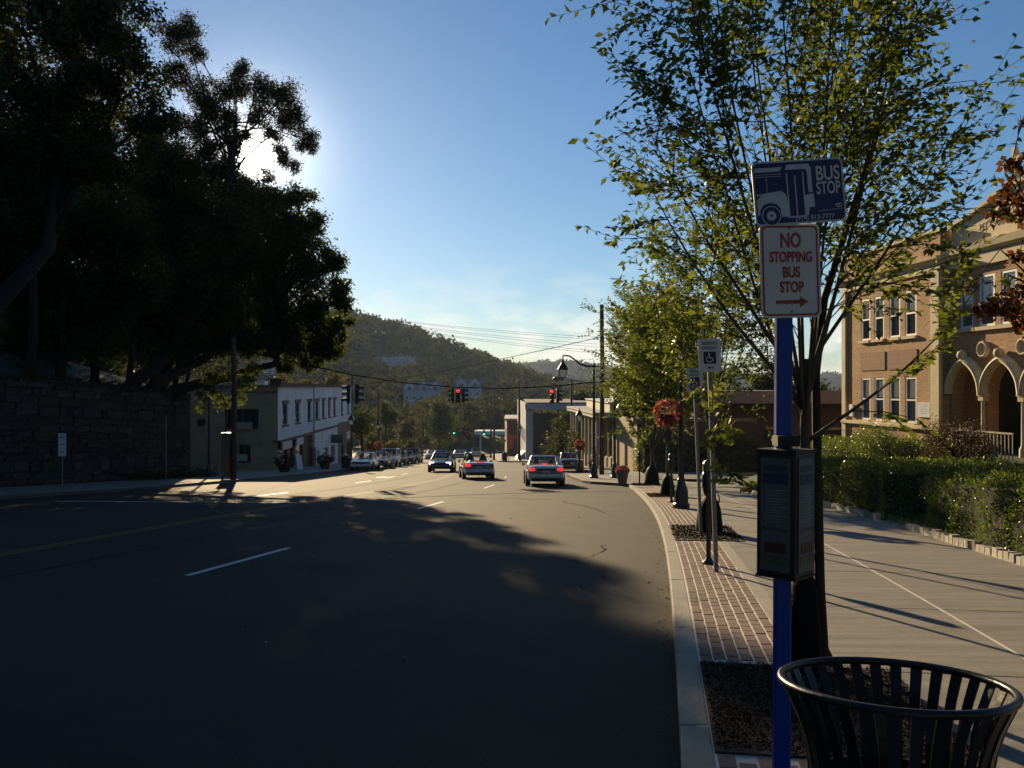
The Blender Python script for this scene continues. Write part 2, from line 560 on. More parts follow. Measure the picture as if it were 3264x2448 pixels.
# ---- the carriageway
def flat_poly(name, pts, dz, m, thick=0.0, kind='structure', parent=None):
    n = len(pts)
    mb = MB()
    if thick:
        mb.add([(x, y, gz(y) + dz) for x, y in pts] + [(x, y, gz(y) + dz - thick) for x, y in pts],
               [tuple(range(n))] + [(i, i + n, (i + 1) % n + n, (i + 1) % n) for i in range(n)])
    else:
        mb.add([(x, y, gz(y) + dz) for x, y in pts], [tuple(range(n))])
    o = mb.build(name, m, parent)
    # keep faces up
    me = o.data
    if me.polygons[0].normal.z < 0:
        me.flip_normals()
    if kind and parent is None: tag(o, kind=kind)
    return o
def road_mesh():
    ys = np.linspace(-40, 265, 123); xs = np.linspace(-34, 40, 12)
    X, Y = np.meshgrid(xs, ys)
    Z = np.vectorize(gz)(Y) - RD
    nx, ny = len(xs), len(ys); idx = np.arange(nx * ny).reshape(ny, nx)
    q = np.stack([idx[:-1, :-1], idx[:-1, 1:], idx[1:, 1:], idx[1:, :-1]], -1).reshape(-1, 4)
    return np_mesh('road', np.stack([X, Y, Z], -1).reshape(-1, 3), q, asphalt)
road = tag(link('road', road_mesh()), kind='structure')

# ---- painted lines (worn paint, parts of the road)
paint_white = mat('paint_white', (0.62, 0.62, 0.60), 0.6, 0, 0.25, 18, 0.2)
paint_yellow = mat('paint_yellow', (0.17, 0.115, 0.03), 0.8, 0, 0.5, 18, 0.2)
_wl = np.array([(0, -7.0), (12.4, -4.68), (15.8, -4.1), (26, -2.8), (29.3, -2.33), (38.6, -1.26), (46, -0.55), (56, -0.35), (70, -0.8), (100, -2.3)])
_yl = np.array([(0, -11.4), (15.2, -8.75), (21.7, -8.0), (28.9, -6.95), (38, -5.4), (50, -4.2), (60, -4.1), (80, -4.9), (120, -6.4), (200, -9.4)])
def lane(tab, y): return float(np.interp(y, tab[:, 0], tab[:, 1]))
def stripe(name, tab, y0, y1, w, m, off=0.0, n=6):
    mb = MB(); vs = []; fs = []
    for i in range(n + 1):
        y = y0 + (y1 - y0) * i / n
        x = lane(tab, y) + off
        s = (lane(tab, y + 0.3) - lane(tab, y - 0.3)) / 0.6
        k = 1 / math.sqrt(1 + s * s)
        for sgn in (-1, 1):
            vs.append((x + sgn * w / 2 * k, y - sgn * w / 2 * k * s, gz(y) - RD + 0.004))
    for i in range(n):
        fs.append((2 * i, 2 * i + 1, 2 * i + 3, 2 * i + 2))
    return mb.add(vs, fs).build(name, m, road)
for y0, y1 in ((0.2, 3.4), (12.4, 15.8), (25.9, 29.2), (38.6, 42.6), (51.5, 54.5)):
    stripe('lane_dash', _wl, y0, y1, 0.115, paint_white)
for off in (-0.11, 0.11):
    stripe('centre_line', _yl, 2, 66, 0.11, paint_yellow, off, 60)
    stripe('centre_line', _yl, 100, 200, 0.11, paint_yellow, off, 20)
for y0, y1 in ((32.2, 35.2), (44.4, 47.4), (51.5, 54.5), (58, 61)):
    stripe('lane_dash', _yl, y0, y1, 0.11, paint_white, -3.3)
MB().add([(-15.6, 29.3, gz(29.3) - RD + .004), (-7.2, 28.7, gz(28.7) - RD + .004), (-7.2, 28.9, gz(28.9) - RD + .004), (-15.6, 29.5, gz(29.5) - RD + .004)], [(0, 1, 2, 3)]).build('stop_line', paint_white, road)
MB().add([(-3.8, 69.4, gz(69.4) - RD + .004), (3.6, 69.4, gz(69.4) - RD + .004), (3.6, 69.8, gz(69.8) - RD + .004), (-3.8, 69.8, gz(69.8) - RD + .004)], [(0, 1, 2, 3)]).build('stop_line', paint_white, road)
# tar seam running along the lanes
seam = mat('tar_seam', (0.022, 0.02, 0.018), 1.0, spec=0.0)
stripe('tar_seam', _yl, 6, 60, 0.035, seam, 2.05, 50)
stripe('tar_seam', _yl, 24, 60, 0.04, seam, -2.3, 40)
# patches and cracks in the old surface
patch_m = mat('asphalt_patch', (0.022, 0.019, 0.016), 0.9, 0, 0.3, 9, 0.5, 60, spec=0.2)
def road_poly(name, pts, m, dz=0.004):
    MB().add([(x, y, gz(y) - RD + dz) for x, y in pts], [tuple(range(len(pts)))]).build(name, m, road)
road_poly('asphalt_patch', [(-6.0, 36.0), (-4.9, 36.3), (-4.4, 41.0), (-5.5, 40.8)], patch_m)
_cr = random.Random(17)
for (x, y, dx, dy, n) in ((-1.2, 17.5, .35, .16, 16), (2.6, 24, -.1, .45, 18), (-3.6, 31, .5, .05, 12), (1.4, 30.5, -.4, .12, 14), (-6.4, 44, .45, .2, 14), (.9, 13.2, .1, .42, 14)):
    L = []; Rr = []
    for k in range(n):
        w = .008 + .010 * _cr.random()
        L.append((x - w * dy * 2, y + w * dx * 2 - w)); Rr.append((x + w * dy * 2, y - w * dx * 2 + w))
        x += dx * _cr.uniform(.4, 1) + _cr.gauss(0, .07); y += dy * _cr.uniform(.4, 1) + _cr.gauss(0, .07)
    vs = [(a, b, gz(b) - RD + .005) for a, b in L] + [(a, b, gz(b) - RD + .005) for a, b in Rr]
    MB().add(vs, [(k, k + 1, n + k + 1, n + k) for k in range(n - 1)]).build('crack', seam, road)
# manhole lid
mh = MB().lathe([(0.0, 0.006), (0.36, 0.006), (0.38, 0.0)], 24, (-7.9, 52.5, gz(52.5) - RD + 0.004), cap=False).build('manhole_cover', mat('cast_iron', (0.02, 0.018, 0.017), 0.5, 0.5), road)

# ---- near pavement: kerb stones, brick strip, slabs (all parts of 'sidewalk')
def strip_piece(y0, y1, d0, d1, zt, zb, n=3, gap=0.0):
    mb = MB(); vs = []; fs = []
    y0 += gap; y1 -= gap
    for i in range(n + 1):
        y = y0 + (y1 - y0) * i / n
        vs += [P(y, d0, zb), P(y, d0, zt), P(y, d1, zt), P(y, d1, zb)]
    for i in range(n):
        a = 4 * i; b = a + 4
        fs += [(a, b, b + 1, a + 1), (a + 1, b + 1, b + 2, a + 2), (a + 2, b + 2, b + 3, a + 3)]
    fs += [(0, 1, 2, 3), (4 * n + 3, 4 * n + 2, 4 * n + 1, 4 * n)]
    return mb.add(vs, fs)
bed = strip_piece(-5.5, 40.5, 0.10, 5.25, -0.004, -0.3, 60).build('sidewalk', joint_mat)
tag(bed, kind='structure')
cj = [-5.2, -2.2, 0.3, 2.4, 5.35, 8.25, 11.2, 14.2, 17.2, 20.2, 23.2, 26.2, 29.2, 32.2, 35.2, 38.2, 40.4]
for a, b in zip(cj[:-1], cj[1:]):
    o = strip_piece(a, b, 0.0, 0.185, 0.0, -0.3, 5, 0.006).build('kerb_stone', concrete_curb, bed, bevel=0.014)
# sand bed under the bricks
strip_piece(-5.5, 40.5, 0.19, 0.945, -0.006, -0.2, 50).build('sand_bed', sand, bed)
# long edging band right of the bricks
for a, b in zip(cj[:-1], cj[1:]):
    strip_piece(a, b, 0.95, 1.10, 0.002, -0.1, 3, 0.004).build('edging_stone', concrete_curb, bed)
PITS = [(4.88, 6.9), (15.9, 18.9), (29.6, 31.8), (38.6, 40.4)]       # tree pits
def in_pit(y, pad=0.0): return any(a - pad < y < b + pad for a, b in PITS)
sj = [-4.0 + 2.72 * i for i in range(17)]
for a, b in zip(sj[:-1], sj[1:]):
    if b > 40.5: b = 40.5
    if b - a < .3: continue
    strip_piece(a, b, 1.11, 2.785, 0.0, -0.12, 3, 0.013).build('paving_slab', concrete, bed)
    strip_piece(a, b, 2.82, 5.05, 0.0, -0.12, 3, 0.013).build('paving_slab', concrete, bed)
# bricks
brick_cols = island_mat('paver_brick', [(0.15, 0.088, 0.062), (0.19, 0.112, 0.08), (0.125, 0.075, 0.056), (0.20, 0.125, 0.09), (0.165, 0.105, 0.082)], 0.75, 0.35, 60)
def brick_proto():
    mb = MB(); w, l, h, c = 0.0475, 0.0985, 0.05, 0.004
    vs = []
    for z, k in ((-h, 0), (-c, 0), (0, c)):
        vs += [(-w + k, -l + k, z), (w - k, -l + k, z), (w - k, l - k, z), (-w + k, l - k, z)]
    fs = [(8, 9, 10, 11)]
    for r in (0, 4):
        for i in range(4):
            j = (i + 1) % 4
            fs.append((r + i, r + j, r + 4 + j, r + 4 + i))
    mb.add(vs, fs)
    return mb.mesh('brick', brick_cols)
brick_me = brick_proto()
rnd = random.Random(5)
spots = []
y = 2.9
row = 0
while y < 40.2:
    for c in range(7):
        yy = y + (0.10 if c % 2 else 0.0)
        if in_pit(yy, 0.11): continue
        spots.append((yy, 0.245 + 0.1075 * c))
    y += 0.207
    row += 1
spots.sort(key=lambda t: t[0] if t[0] > 4.2 else 100)
far_mb = MB()
for i, (yy, d) in enumerate(spots):
    p = P(yy, d, rnd.uniform(-0.0015, 0.0035)); hd = -math.atan(cdx(yy)) + rnd.uniform(-.01, .01)
    if i < 300:
        o = link('brick', brick_me, bed)
        o.rotation_mode = 'ZYX'
        o.location = p
        o.rotation_euler = (-math.atan(SL), 0, hd)
    else:
        M = Matrix.Translation(p) @ Matrix.Rotation(-math.atan(SL), 4, 'X') @ Matrix.Rotation(hd, 4, 'Z')
        far_mb.add([M @ v.co for v in brick_me.vertices], [tuple(f.vertices) for f in brick_me.polygons])
tag(far_mb.build('bricks', brick_cols, bed), kind='stuff')
# tree pits: earth and wood chips
chip_mat = island_mat('wood_chip', [(0.035, 0.016, 0.008), (0.06, 0.027, 0.012), (0.11, 0.05, 0.02), (0.04, 0.02, 0.01)], 0.95, 0.0, spec=0.1)
for k, (a, b) in enumerate(PITS):
    dm = 1.62 if k == 0 else 1.45
    o = strip_piece(a, b, 0.187, dm, 0.012, -0.15, 6).build('tree_pit', earth, bed)
    rng = np.random.default_rng(10 + k)
    n = 13000 if k == 0 else 2400
    ys = rng.uniform(a + .03, b - .03, n); ds = rng.uniform(0.2, dm - .02, n)
    c = np.array([P(float(q), float(w), 0.015 + rng.uniform(0, 0.02)) for q, w in zip(ys, ds)])
    d = rng.normal(size=(n, 3)); d[:, 2] *= 0.35
    sz = (0.021 if k == 0 else 0.045) * rng.uniform(0.5, 1.5, n)
    tag(link('wood_chips', leaf_mesh('wood_chips', c, d, sz, sz * 0.45, chip_mat, rng), o), kind='stuff')
# granite block edging along the hedge, each block a piece
granite = island_mat('granite_block', [(0.34, 0.32, 0.28), (0.26, 0.25, 0.22), (0.40, 0.37, 0.31), (0.30, 0.27, 0.24)], 0.8, 0.6, 30)
y = 2.0
while y < 35:
    l = rnd.uniform(0.19, 0.27)
    if not (18.8 < y < 20.9):
        mb = MB()
        h = 0.13 + rnd.uniform(-.025, .03)
        j = lambda s=0.012: rnd.uniform(-s, s)
        vs = []
        for zz, sh in ((-0.1, 0), (h, 0.012)):
            for (yy, dd) in ((y + .008, 5.07), (y + l - .008, 5.07), (y + l - .008, 5.2), (y + .008, 5.2)):
                p = P(yy + (sh if yy < y + l / 2 else -sh) + j(.006), dd + j(), zz + j(.008)); vs.append(p)
        mb.add(vs, [(0, 3, 7, 4), (1, 0, 4, 5), (2, 1, 5, 6), (3, 2, 6, 7), (4, 7, 6, 5)])
        mb.build('granite_block', granite, bed)
    y += l

# ---- the corner pavement further down, and the others
cor = [(5.60, 39.6), (5.35, 40.8), (4.65, 42.1), (3.95, 43.3), (3.67, 44.7), (3.55, 50), (3.5, 55), (3.95, 56.3), (5.35, 57.3), (5.65, 58.6), (5.4, 92), (6, 94.5), (9, 96), (9.5, 96), (9.0, 60), (7.6, 46), (10.9, 38.8)]
pav_r = flat_poly('pavement', cor, -0.002, concrete, 0.2)
def kerb_line(pts, parent, w=0.18):
    for i in range(len(pts) - 1):
        a, b = Vector((*pts[i], 0)), Vector((*pts[i + 1], 0))
        L = (b - a).length; t = (b - a) / L; nrm = Vector((t.y, -t.x, 0))
        mb = MB()
        q = [a, b, b + nrm * w, a + nrm * w]
        mb.add([(v.x, v.y, gz(v.y) + 0.003) for v in q] + [(v.x, v.y, gz(v.y) - 0.3) for v in q], [(3, 2, 1, 0), (0, 1, 5, 4), (2, 3, 7, 6), (1, 2, 6, 5), (3, 0, 4, 7)])
        mb.build('kerb_stone', concrete_curb, parent)
kerb_line(cor[:13], pav_r)
lft = [(-28, 6), (-24.6, 14), (-21.3, 20), (-18.4, 30), (-16.2, 36), (-14.7, 45), (-13.3, 60), (-13, 70), (-13, 98), (-14.3, 101)]
pav_l = flat_poly('pavement', lft + [(-40, 101), (-40, 62), (-32, 52), (-18.6, 50.2), (-22.2, 36), (-26.6, 14), (-30, 6)], 0.0, concrete, 0.2)
kerb_line([(x, y) for x, y in reversed(lft)], pav_l)
r2 = [(14, 106), (1.0, 106), (-1.0, 106.8), (-1.8, 108.5), (-2.6, 130), (-5.4, 210)]
pav_r2 = flat_poly('pavement', r2 + [(30, 210), (30, 106)], 0.0, concrete, 0.2)
l2 = [(-40, 112), (-16.5, 112), (-14.2, 113), (-13.4, 115), (-13.6, 140), (-15, 210)]
pav_l2 = flat_poly('pavement', l2 + [(-40, 210)], 0.0, concrete, 0.2)
kerb_line(r2[1:], pav_r2); kerb_line(list(reversed(l2[1:])), pav_l2)
drive_mat = mat('drive_asphalt', (0.11, 0.105, 0.10), 0.8, 0, 0.15, 2, 0.3, 60)
flat_poly('driveway', [(7.7, 46.5), (9.2, 60), (40, 60), (40, 46.5)], 0.002, drive_mat)
flat_poly('walkway', [tuple(P(18.8, 5.05)[:2]), tuple(P(20.9, 5.05)[:2]), (20, 22.6), (20, 20.5)], 0.0, concrete)

# ---- school lawn: rises from the block edging to the school
def lawn():
    vs = []; fs = []
    ys = np.linspace(-4, 45, 26); ts = [0, .03, .12, .25, .4, .55, .7, .85, 1.0, 1.6, 2.6]
    for y in ys:
        for t in ts:
            p = P(float(y), 5.12)
            x = p.x + t * 9.0
            k = min(1, t / 0.9); k = k * k * (3 - 2 * k)
            tgt = -0.95 if p.y > 10 else gz(p.y) - 0.1
            z = gz(p.y) * (1 - k) + tgt * k - 0.01
            vs.append((x, p.y, z))
    n = len(ts)
    for i in range(len(ys) - 1):
        for j in range(n - 1):
            a = i * n + j
            fs.append((a, a + 1, a + n + 1, a + n))
    return MB().add(vs, fs)
lawn_o = tag(lawn().build('lawn', grass_green, smooth=True), kind='structure')
def lawn_z(x, y):
    e = P(y, 5.12).x
    t = max(0, (x - e) / 9.0); k = min(1, t / .9); k = k * k * (3 - 2 * k)
    tgt = -0.95 if y > 10 else gz(y) - .1
    return gz(y) * (1 - k) + tgt * k

# ---- left bank above the retaining wall
WALL = [(-29.0, 6), (-26.6, 14), (-22.3, 36), (-18.7, 50)]
def wall_x(y): return float(np.interp(y, [p[1] for p in WALL], [p[0] for p in WALL]))
def wall_top(y): return float(np.interp(y, [6, 30, 40, 45, 48, 50], [2.8, 2.35, 2.1, 1.8, 1.5, 1.3]))
def bank():
    vs = []; fs = []
    ys = np.linspace(4, 50, 24); ss = [0, 1.5, 4, 8, 14, 22, 34, 50]
    for y in ys:
        for s in ss:
            x = wall_x(y) - 0.25 - s
            z = wall_top(y) - 0.12 + 0.30 * s
            vs.append((x, y, z))
    n = len(ss)
    for i in range(len(ys) - 1):
        for j in range(n - 1):
            a = i * n + j
            fs.append((a, a + n, a + n + 1, a + 1))
    # north flank down to the driveway level
    b0 = len(vs)
    for s in ss: vs.append((wall_x(50) - 0.25 - s, 50.0 + 0.05, gz(50) - 0.3))
    t0 = (len(ys) - 1) * n
    for j in range(n - 1):
        fs.append((t0 + j, b0 + j, b0 + j + 1, t0 + j + 1))
    return MB().add(vs, fs)
def bank_z(x, y): return wall_top(min(50, y)) - .12 + .30 * max(0, wall_x(min(50, y)) - .25 - x)
tag(bank().build('bank', mat('bank_soil', (0.035, 0.032, 0.016), 0.95, 0, 0.4, 2, 0.5, 20), smooth=True), kind='structure')
# ================================================================== BUILDINGS
def wall_open(x0, x1, z0, z1, y, ops, depth=0.18):
    """wall in the plane y (outside towards -y) with rectangular openings and their reveals"""
    mb = MB()
    xs = sorted({x0, x1} | {o[0] for o in ops} | {o[1] for o in ops})
    zs = sorted({z0, z1} | {o[2] for o in ops} | {o[3] for o in ops})
    for a, b in zip(xs[:-1], xs[1:]):
        for c, d in zip(zs[:-1], zs[1:]):
            mx, mz = (a + b) / 2, (c + d) / 2
            if any(o[0] < mx < o[1] and o[2] < mz < o[3] for o in ops): continue
            mb.add([(a, y, c), (b, y, c), (b, y, d), (a, y, d)], [(0, 1, 2, 3)])
    for a, b, c, d in ops:
        k = y + depth
        mb.add([(a, y, c), (b, y, c), (b, y, d), (a, y, d), (a, k, c), (b, k, c), (b, k, d), (a, k, d)],
               [(0, 4, 5, 1), (1, 5, 6, 2), (2, 6, 7, 3), (3, 7, 4, 0)])
    return mb

white_paint = mat('white_paint', (0.72, 0.72, 0.70), 0.5, 0, 0.06, 8)
pane_dark = glass_mat('pane_glass', (0.03, 0.035, 0.04), 0.04)
blind = mat('window_blind', (0.30, 0.29, 0.26), 0.7, 0, 0.15, 3)
def sash_window(x0, x1, z0, z1, y, parent, fm=None, t=0.095, mid=0.5, shade=0.45):
    fm = fm or white_paint
    f = MB()
    w, h = x1 - x0, z1 - z0; xc, zc = (x0 + x1) / 2, (z0 + z1) / 2
    f.box((x0 + t / 2, y, zc), (t, 0.07, h)); f.box((x1 - t / 2, y, zc), (t, 0.07, h))
    f.box((xc, y, z0 + t / 2), (w - 2 * t, 0.07, t)); f.box((xc, y, z1 - t / 2), (w - 2 * t, 0.07, t))
    f.box((xc, y - 0.004, z0 + h * mid), (w - 2 * t, 0.06, t * 0.8))
    wo = f.build('window', fm, parent)
    MB().add([(x0 + t, y + 0.02, z0 + t), (x1 - t, y + 0.02, z0 + t), (x1 - t, y + 0.02, z1 - t), (x0 + t, y + 0.02, z1 - t)], [(0, 1, 2, 3)]).build('pane', pane_dark, wo)
    if shade:
        zt = z1 - t - (h - 2 * t) * shade
        MB().add([(x0 + t, y + 0.012, zt), (x1 - t, y + 0.012, zt), (x1 - t, y + 0.012, z1 - t), (x0 + t, y + 0.012, z1 - t)], [(0, 1, 2, 3)]).build('blind', glass_mat('blind_behind_glass', (0.24, 0.25, 0.235), 0.08), wo)
    return wo

_txt_cache = {}
def text_mesh(s, size, m, extrude=0.002, name='lettering', xs=1.0, bold=0.0):
    cu = bpy.data.curves.new('t', 'FONT')
    cu.body = s; cu.size = size; cu.extrude = extrude; cu.offset = bold
    cu.align_x = 'CENTER'; cu.align_y = 'CENTER'
    cu.resolution_u = 4
    ob = bpy.data.objects.new('t', cu)
    COL.objects.link(ob)
    dg = bpy.context.evaluated_depsgraph_get()
    me = bpy.data.meshes.new_from_object(ob.evaluated_get(dg))
    bpy.data.objects.remove(ob); bpy.data.curves.remove(cu)
    me.name = name
    # stand upright, facing -y
    for v in me.vertices:
        x, y, z = v.co
        v.co = (x * xs, -z, y)
    me.materials.clear(); me.materials.append(m)
    me.update()
    return me
def lettering(s, size, m, parent, loc, xs=1.0, bold=0.0, extrude=0.002, rot_y=0.0):
    o = link('lettering', text_mesh(s, size, m, extrude, 'lettering', xs, bold), parent)
    o.location = loc
    o.rotation_euler = (0, rot_y, 0)
    return o

# ------------------------------------------------------------------ the school
school_brick = brick_mat('school_brick', (0.56, 0.30, 0.115), (0.37, 0.18, 0.065), (0.46, 0.37, 0.23))
stone = mat('limestone', (0.68, 0.56, 0.34), 0.8, 0, 0.14, 2.5, 0.25, 40, detail=8)
sc = thing('school', 'two-storey orange brick school with limestone trim and arched porch', 'school', (17.75, 46.0, 0), math.atan2(-0.9954, 0.0958))
sc.scale = (1.08, 1, 1)
wx = [(1.75, 2.56), (2.95, 3.79), (4.24, 5.12), (5.5, 6.38)]
G0, G1, U0, U1 = 0.06, 2.18, 4.08, 6.18
ops = [(a, b, G0, G1) for a, b in wx] + [(a, b, U0, U1) for a, b in wx]
wall_open(0.0, 8.16, -2.2, 6.76, 0.0, ops).build('wall', school_brick, sc)
for a, b in wx:
    for c, d in ((G0, G1), (U0, U1)):
        w = sash_window(a, b, c, d, 0.05, sc)
for c in (G0, U0):
    for k, (a, b) in enumerate(wx):
        MB().box(((a + b) / 2, -0.03, c - 0.07), (b - a + 0.16, 0.22, 0.13)).build('sill', stone, sc)
# raised brick panel between the storeys
for (a, b) in ((1.7, 3.9), (4.15, 6.45)):
    MB().box(((a + b) / 2, -0.012, 3.0), (b - a, 0.05, 0.9)).build('brick_panel', brick_mat('panel_brick', (0.33, 0.16, 0.075), (0.25, 0.115, 0.055), (0.33, 0.26, 0.18), 0.075, 0.21), sc)
MB().box((0.16, -0.04, 2.3), (0.36, 0.14, 8.9)).build('corner_strip', stone, sc)
pl = MB().box((7.87, -0.05, 2.9), (0.58, 0.16, 7.7)).build('pilaster', stone, sc)
MB().box((4.08, -0.06, -0.1), (8.3, 0.2, 0.17)).build('plinth_band', stone, sc, bevel=.02)
# return of the wing
MB().add([(8.16, 0, -2.2), (8.16, 0.5, -2.2), (8.16, 0.5, 8.5), (8.16, 0, 8.5)], [(0, 1, 2, 3)]).build('return_wall', school_brick, sc)
# entablature
MB().box((4.08, -0.035, 6.93), (8.2, 0.12, 0.34)).build('frieze', stone, sc)
MB().add([(-0.3, 0.2, 7.1), (-0.3, -0.12, 7.1), (-0.3, -0.22, 7.22), (-0.3, -0.34, 7.28), (-0.3, -0.36, 7.4), (-0.3, 0.2, 7.44),
          (8.3, 0.2, 7.1), (8.3, -0.12, 7.1), (8.3, -0.22, 7.22), (8.3, -0.34, 7.28), (8.3, -0.36, 7.4), (8.3, 0.2, 7.44)],
         [(0, 1, 7, 6), (1, 2, 8, 7), (2, 3, 9, 8), (3, 4, 10, 9), (4, 5, 11, 10), (0, 5, 4, 3, 2, 1), (6, 7, 8, 9, 10, 11)]).build('cornice', stone, sc)
MB().box((4.08, 0.1, 7.95), (8.16, 0.3, 1.02)).build('parapet', school_brick, sc)
MB().box((4.08, 0.08, 8.53), (8.4, 0.46, 0.13)).build('coping', stone, sc)
# main block, set back
Y2 = 0.36
mw = [(8.9, 9.7), (10.05, 10.95), (11.3, 12.15), (12.5, 13.3)]
mops = [(a, b, U0 + .1, U1 + .1) for a, b in mw]
ZA = 3.55
wall_open(8.16, 19, ZA, 6.7, Y2, mops).build('wall', school_brick, sc)
for a, b in mw:
    sash_window(a, b, U0 + .1, U1 + .1, Y2 + 0.05, sc)
for (a, b) in ((8.75, 9.85), (9.95, 12.25), (12.4, 13.4)):
    MB().box(((a + b) / 2, Y2 - 0.04, U0 + 0.02), (b - a, 0.2, 0.15)).build('sill', stone, sc)
# arcade: arches from column to column
def arch_z(t, rise=1.3):        # t in -1..1, pointed round arch
    return rise * math.sqrt(max(0.0, 2.56 - (abs(t) + 0.6) ** 2)) / 1.4832
acols = [(8.35, 10.22), (10.5, 12.42), (12.7, 14.6)]
SP = 1.42
aw = MB()
xprev = 8.16
for (a, b) in acols:
    aw.add([(xprev, Y2, -2.2), (a, Y2, -2.2), (a, Y2, ZA), (xprev, Y2, ZA)], [(0, 1, 2, 3)])
    n = 20
    for i in range(n):
        t0 = -1 + 2 * i / n; t1 = -1 + 2 * (i + 1) / n
        X0 = (a + b) / 2 + t0 * (b - a) / 2; X1 = (a + b) / 2 + t1 * (b - a) / 2
        z0, z1 = SP + arch_z(t0), SP + arch_z(t1)
        aw.add([(X0, Y2, z0), (X1, Y2, z1), (X1, Y2, ZA), (X0, Y2, ZA)], [(0, 1, 2, 3)])
        aw.add([(X0, Y2, z0), (X1, Y2, z1), (X1, Y2 + .5, z1), (X0, Y2 + .5, z0)], [(3, 2, 1, 0)])
    for X, sg in ((a, 1), (b, -1)):
        aw.add([(X, Y2, -2.2), (X, Y2 + .5, -2.2), (X, Y2 + .5, SP), (X, Y2, SP)], [(0, 1, 2, 3)])
    xprev = b
aw.add([(xprev, Y2, -2.2), (19, Y2, -2.2), (19, Y2, ZA), (xprev, Y2, ZA)], [(0, 1, 2, 3)])
aw.build('arcade_wall', school_brick, sc)
for k, (a, b) in enumerate(acols):
    mb = MB(); n = 28; prof = [(0.0, 0.06), (0.0, -0.24), (0.12, -0.30), (0.22, -0.24), (0.30, -0.12), (0.30, 0.06)]
    vs = []; fs = []
    m = len(prof)
    for i in range(n + 1):
        t = -1 + 2 * i / n
        hw = (b - a) / 2
        cxx = (a + b) / 2 + t * hw; czz = SP + arch_z(t)
        e = 0.02
        t0, t1 = max(-1, t - e), min(1, t + e)
        tx = (t1 - t0) * hw; tz = arch_z(t1) - arch_z(t0)
        L = math.hypot(tx, tz); nx_, nz_ = -tz / L, tx / L
        for r, yy in prof:
            vs.append((cxx + nx_ * r, Y2 + yy, czz + nz_ * r))
    for i in range(n):
        for j in range(m - 1):
            fs.append((i * m + j, (i + 1) * m + j, (i + 1) * m + j + 1, i * m + j + 1))
    mb.add(vs, fs).build('arch_moulding', stone, sc, smooth=False)
    MB().lathe([(0.02, -.2), (.16, -.14), (.2, 0), (.16, .14), (.02, .2)], 12, ((a + b) / 2, Y2 - 0.22, SP + 1.3 + .34)).build('arch_boss', stone, sc, smooth=True)
    cxx = b + 0.14
    co = MB().lathe([(.15, -2.2), (.15, -.65), (.13, -.6), (.085, -.5), (.075, SP - .3), (.09, SP - .26)], 14, (cxx, Y2 - 0.06, 0)).build('column', stone, sc, smooth=True)
    MB().box((cxx, Y2 - .06, SP - .15), (.30, .26, .22)).box((cxx, Y2 - .06, SP - .02), (.40, .32, .08)).build('capital', stone, co)
    # roundel
    mb = MB(); mb.torus((0, 0, 0), 0.27, 0.06, 24, 8, fn=lambda p: (p[0] + cxx, Y2 - 0.06 + p[2] * 1.6, p[1] * 1.05 + 3.25))
    ro = mb.build('roundel', stone, sc, smooth=True)
    MB().prism([(cxx + .22 * math.cos(q * math.pi / 8), 3.25 + .22 * math.sin(q * math.pi / 8)) for q in range(16)], Y2 - .04, Y2 + .02).build('roundel_face', stone, ro)
# porch inside, its shade put into the dark wall colour
MB().add([(8.16, 2.6, -2.2), (19, 2.6, -2.2), (19, 2.6, ZA), (8.16, 2.6, ZA), (8.16, Y2, ZA - .1), (19, Y2, ZA - .1), (19, 2.6, ZA - .1), (8.16, 2.6, ZA - .1)], [(0, 1, 2, 3), (4, 5, 6, 7)]).build('porch_wall', mat('porch_shade', (.10, .07, .05), .9, 0, .2, 2), sc)
for xx in (9.3, 11.5, 13.6):
    d = MB().box((xx, 2.56, 0.15), (1.3, 0.08, 2.3)).build('door', mat('dark_door', (0.03, 0.018, 0.012), 0.5), sc)
# upper stonework of the main block and stepped gable
MB().box((13.6, Y2 - .05, 6.92), (11, .14, .5)).build('frieze', stone, sc)
MB().add([(8.0, Y2 + .3, 7.2), (8.0, Y2 - .1, 7.2), (8.0, Y2 - .3, 7.34), (8.0, Y2 - .36, 7.62), (8.0, Y2 + .3, 7.66),
          (19, Y2 + .3, 7.2), (19, Y2 - .1, 7.2), (19, Y2 - .3, 7.34), (19, Y2 - .36, 7.62), (19, Y2 + .3, 7.66)],
         [(0, 1, 6, 5), (1, 2, 7, 6), (2, 3, 8, 7), (3, 4, 9, 8), (0, 4, 3, 2, 1)]).build('cornice', stone, sc)
gab = [(8.3, 7.6), (19, 7.6), (19, 9.2), (14.4, 9.25), (12.6, 9.5), (10.8, 9.25), (10.75, 9.1), (9.25, 8.72), (8.3, 8.55)]
MB().prism(gab, Y2 + .02, Y2 + .5).build('gable', stone, sc)
cp = [(8.25, 8.56), (9.25, 8.74), (10.72, 9.12), (10.72, 9.27), (12.6, 9.53), (14.5, 9.27), (19, 9.22)]
mb = MB()
for (a, za), (b, zb) in zip(cp[:-1], cp[1:]):
    if b - a < .01: continue
    mb.prism([(a, za), (b, zb), (b, zb + .13), (a, za + .13)], Y2 - .16, Y2 + .6)
mb.build('gable_coping', stone, sc)
crs = MB().box((11.8, Y2 + .2, 9.62), (.62, .4, .5), taper=.7).box((11.8, Y2 + .2, 10.4), (.2, .16, 1.25)).box((11.8, Y2 + .2, 10.55), (.66, .14, .2)).build('stone_cross', stone, sc)
ink = mat('carved_shadow', (0.16, 0.12, 0.075), 0.9)  # shade inside the carved letters, painted as a dark colour
lettering('MT CARMEL SCHOOL', 0.40, ink, sc, (11.83, Y2 + .015, 8.24), 0.92, 0.0, 0.004)
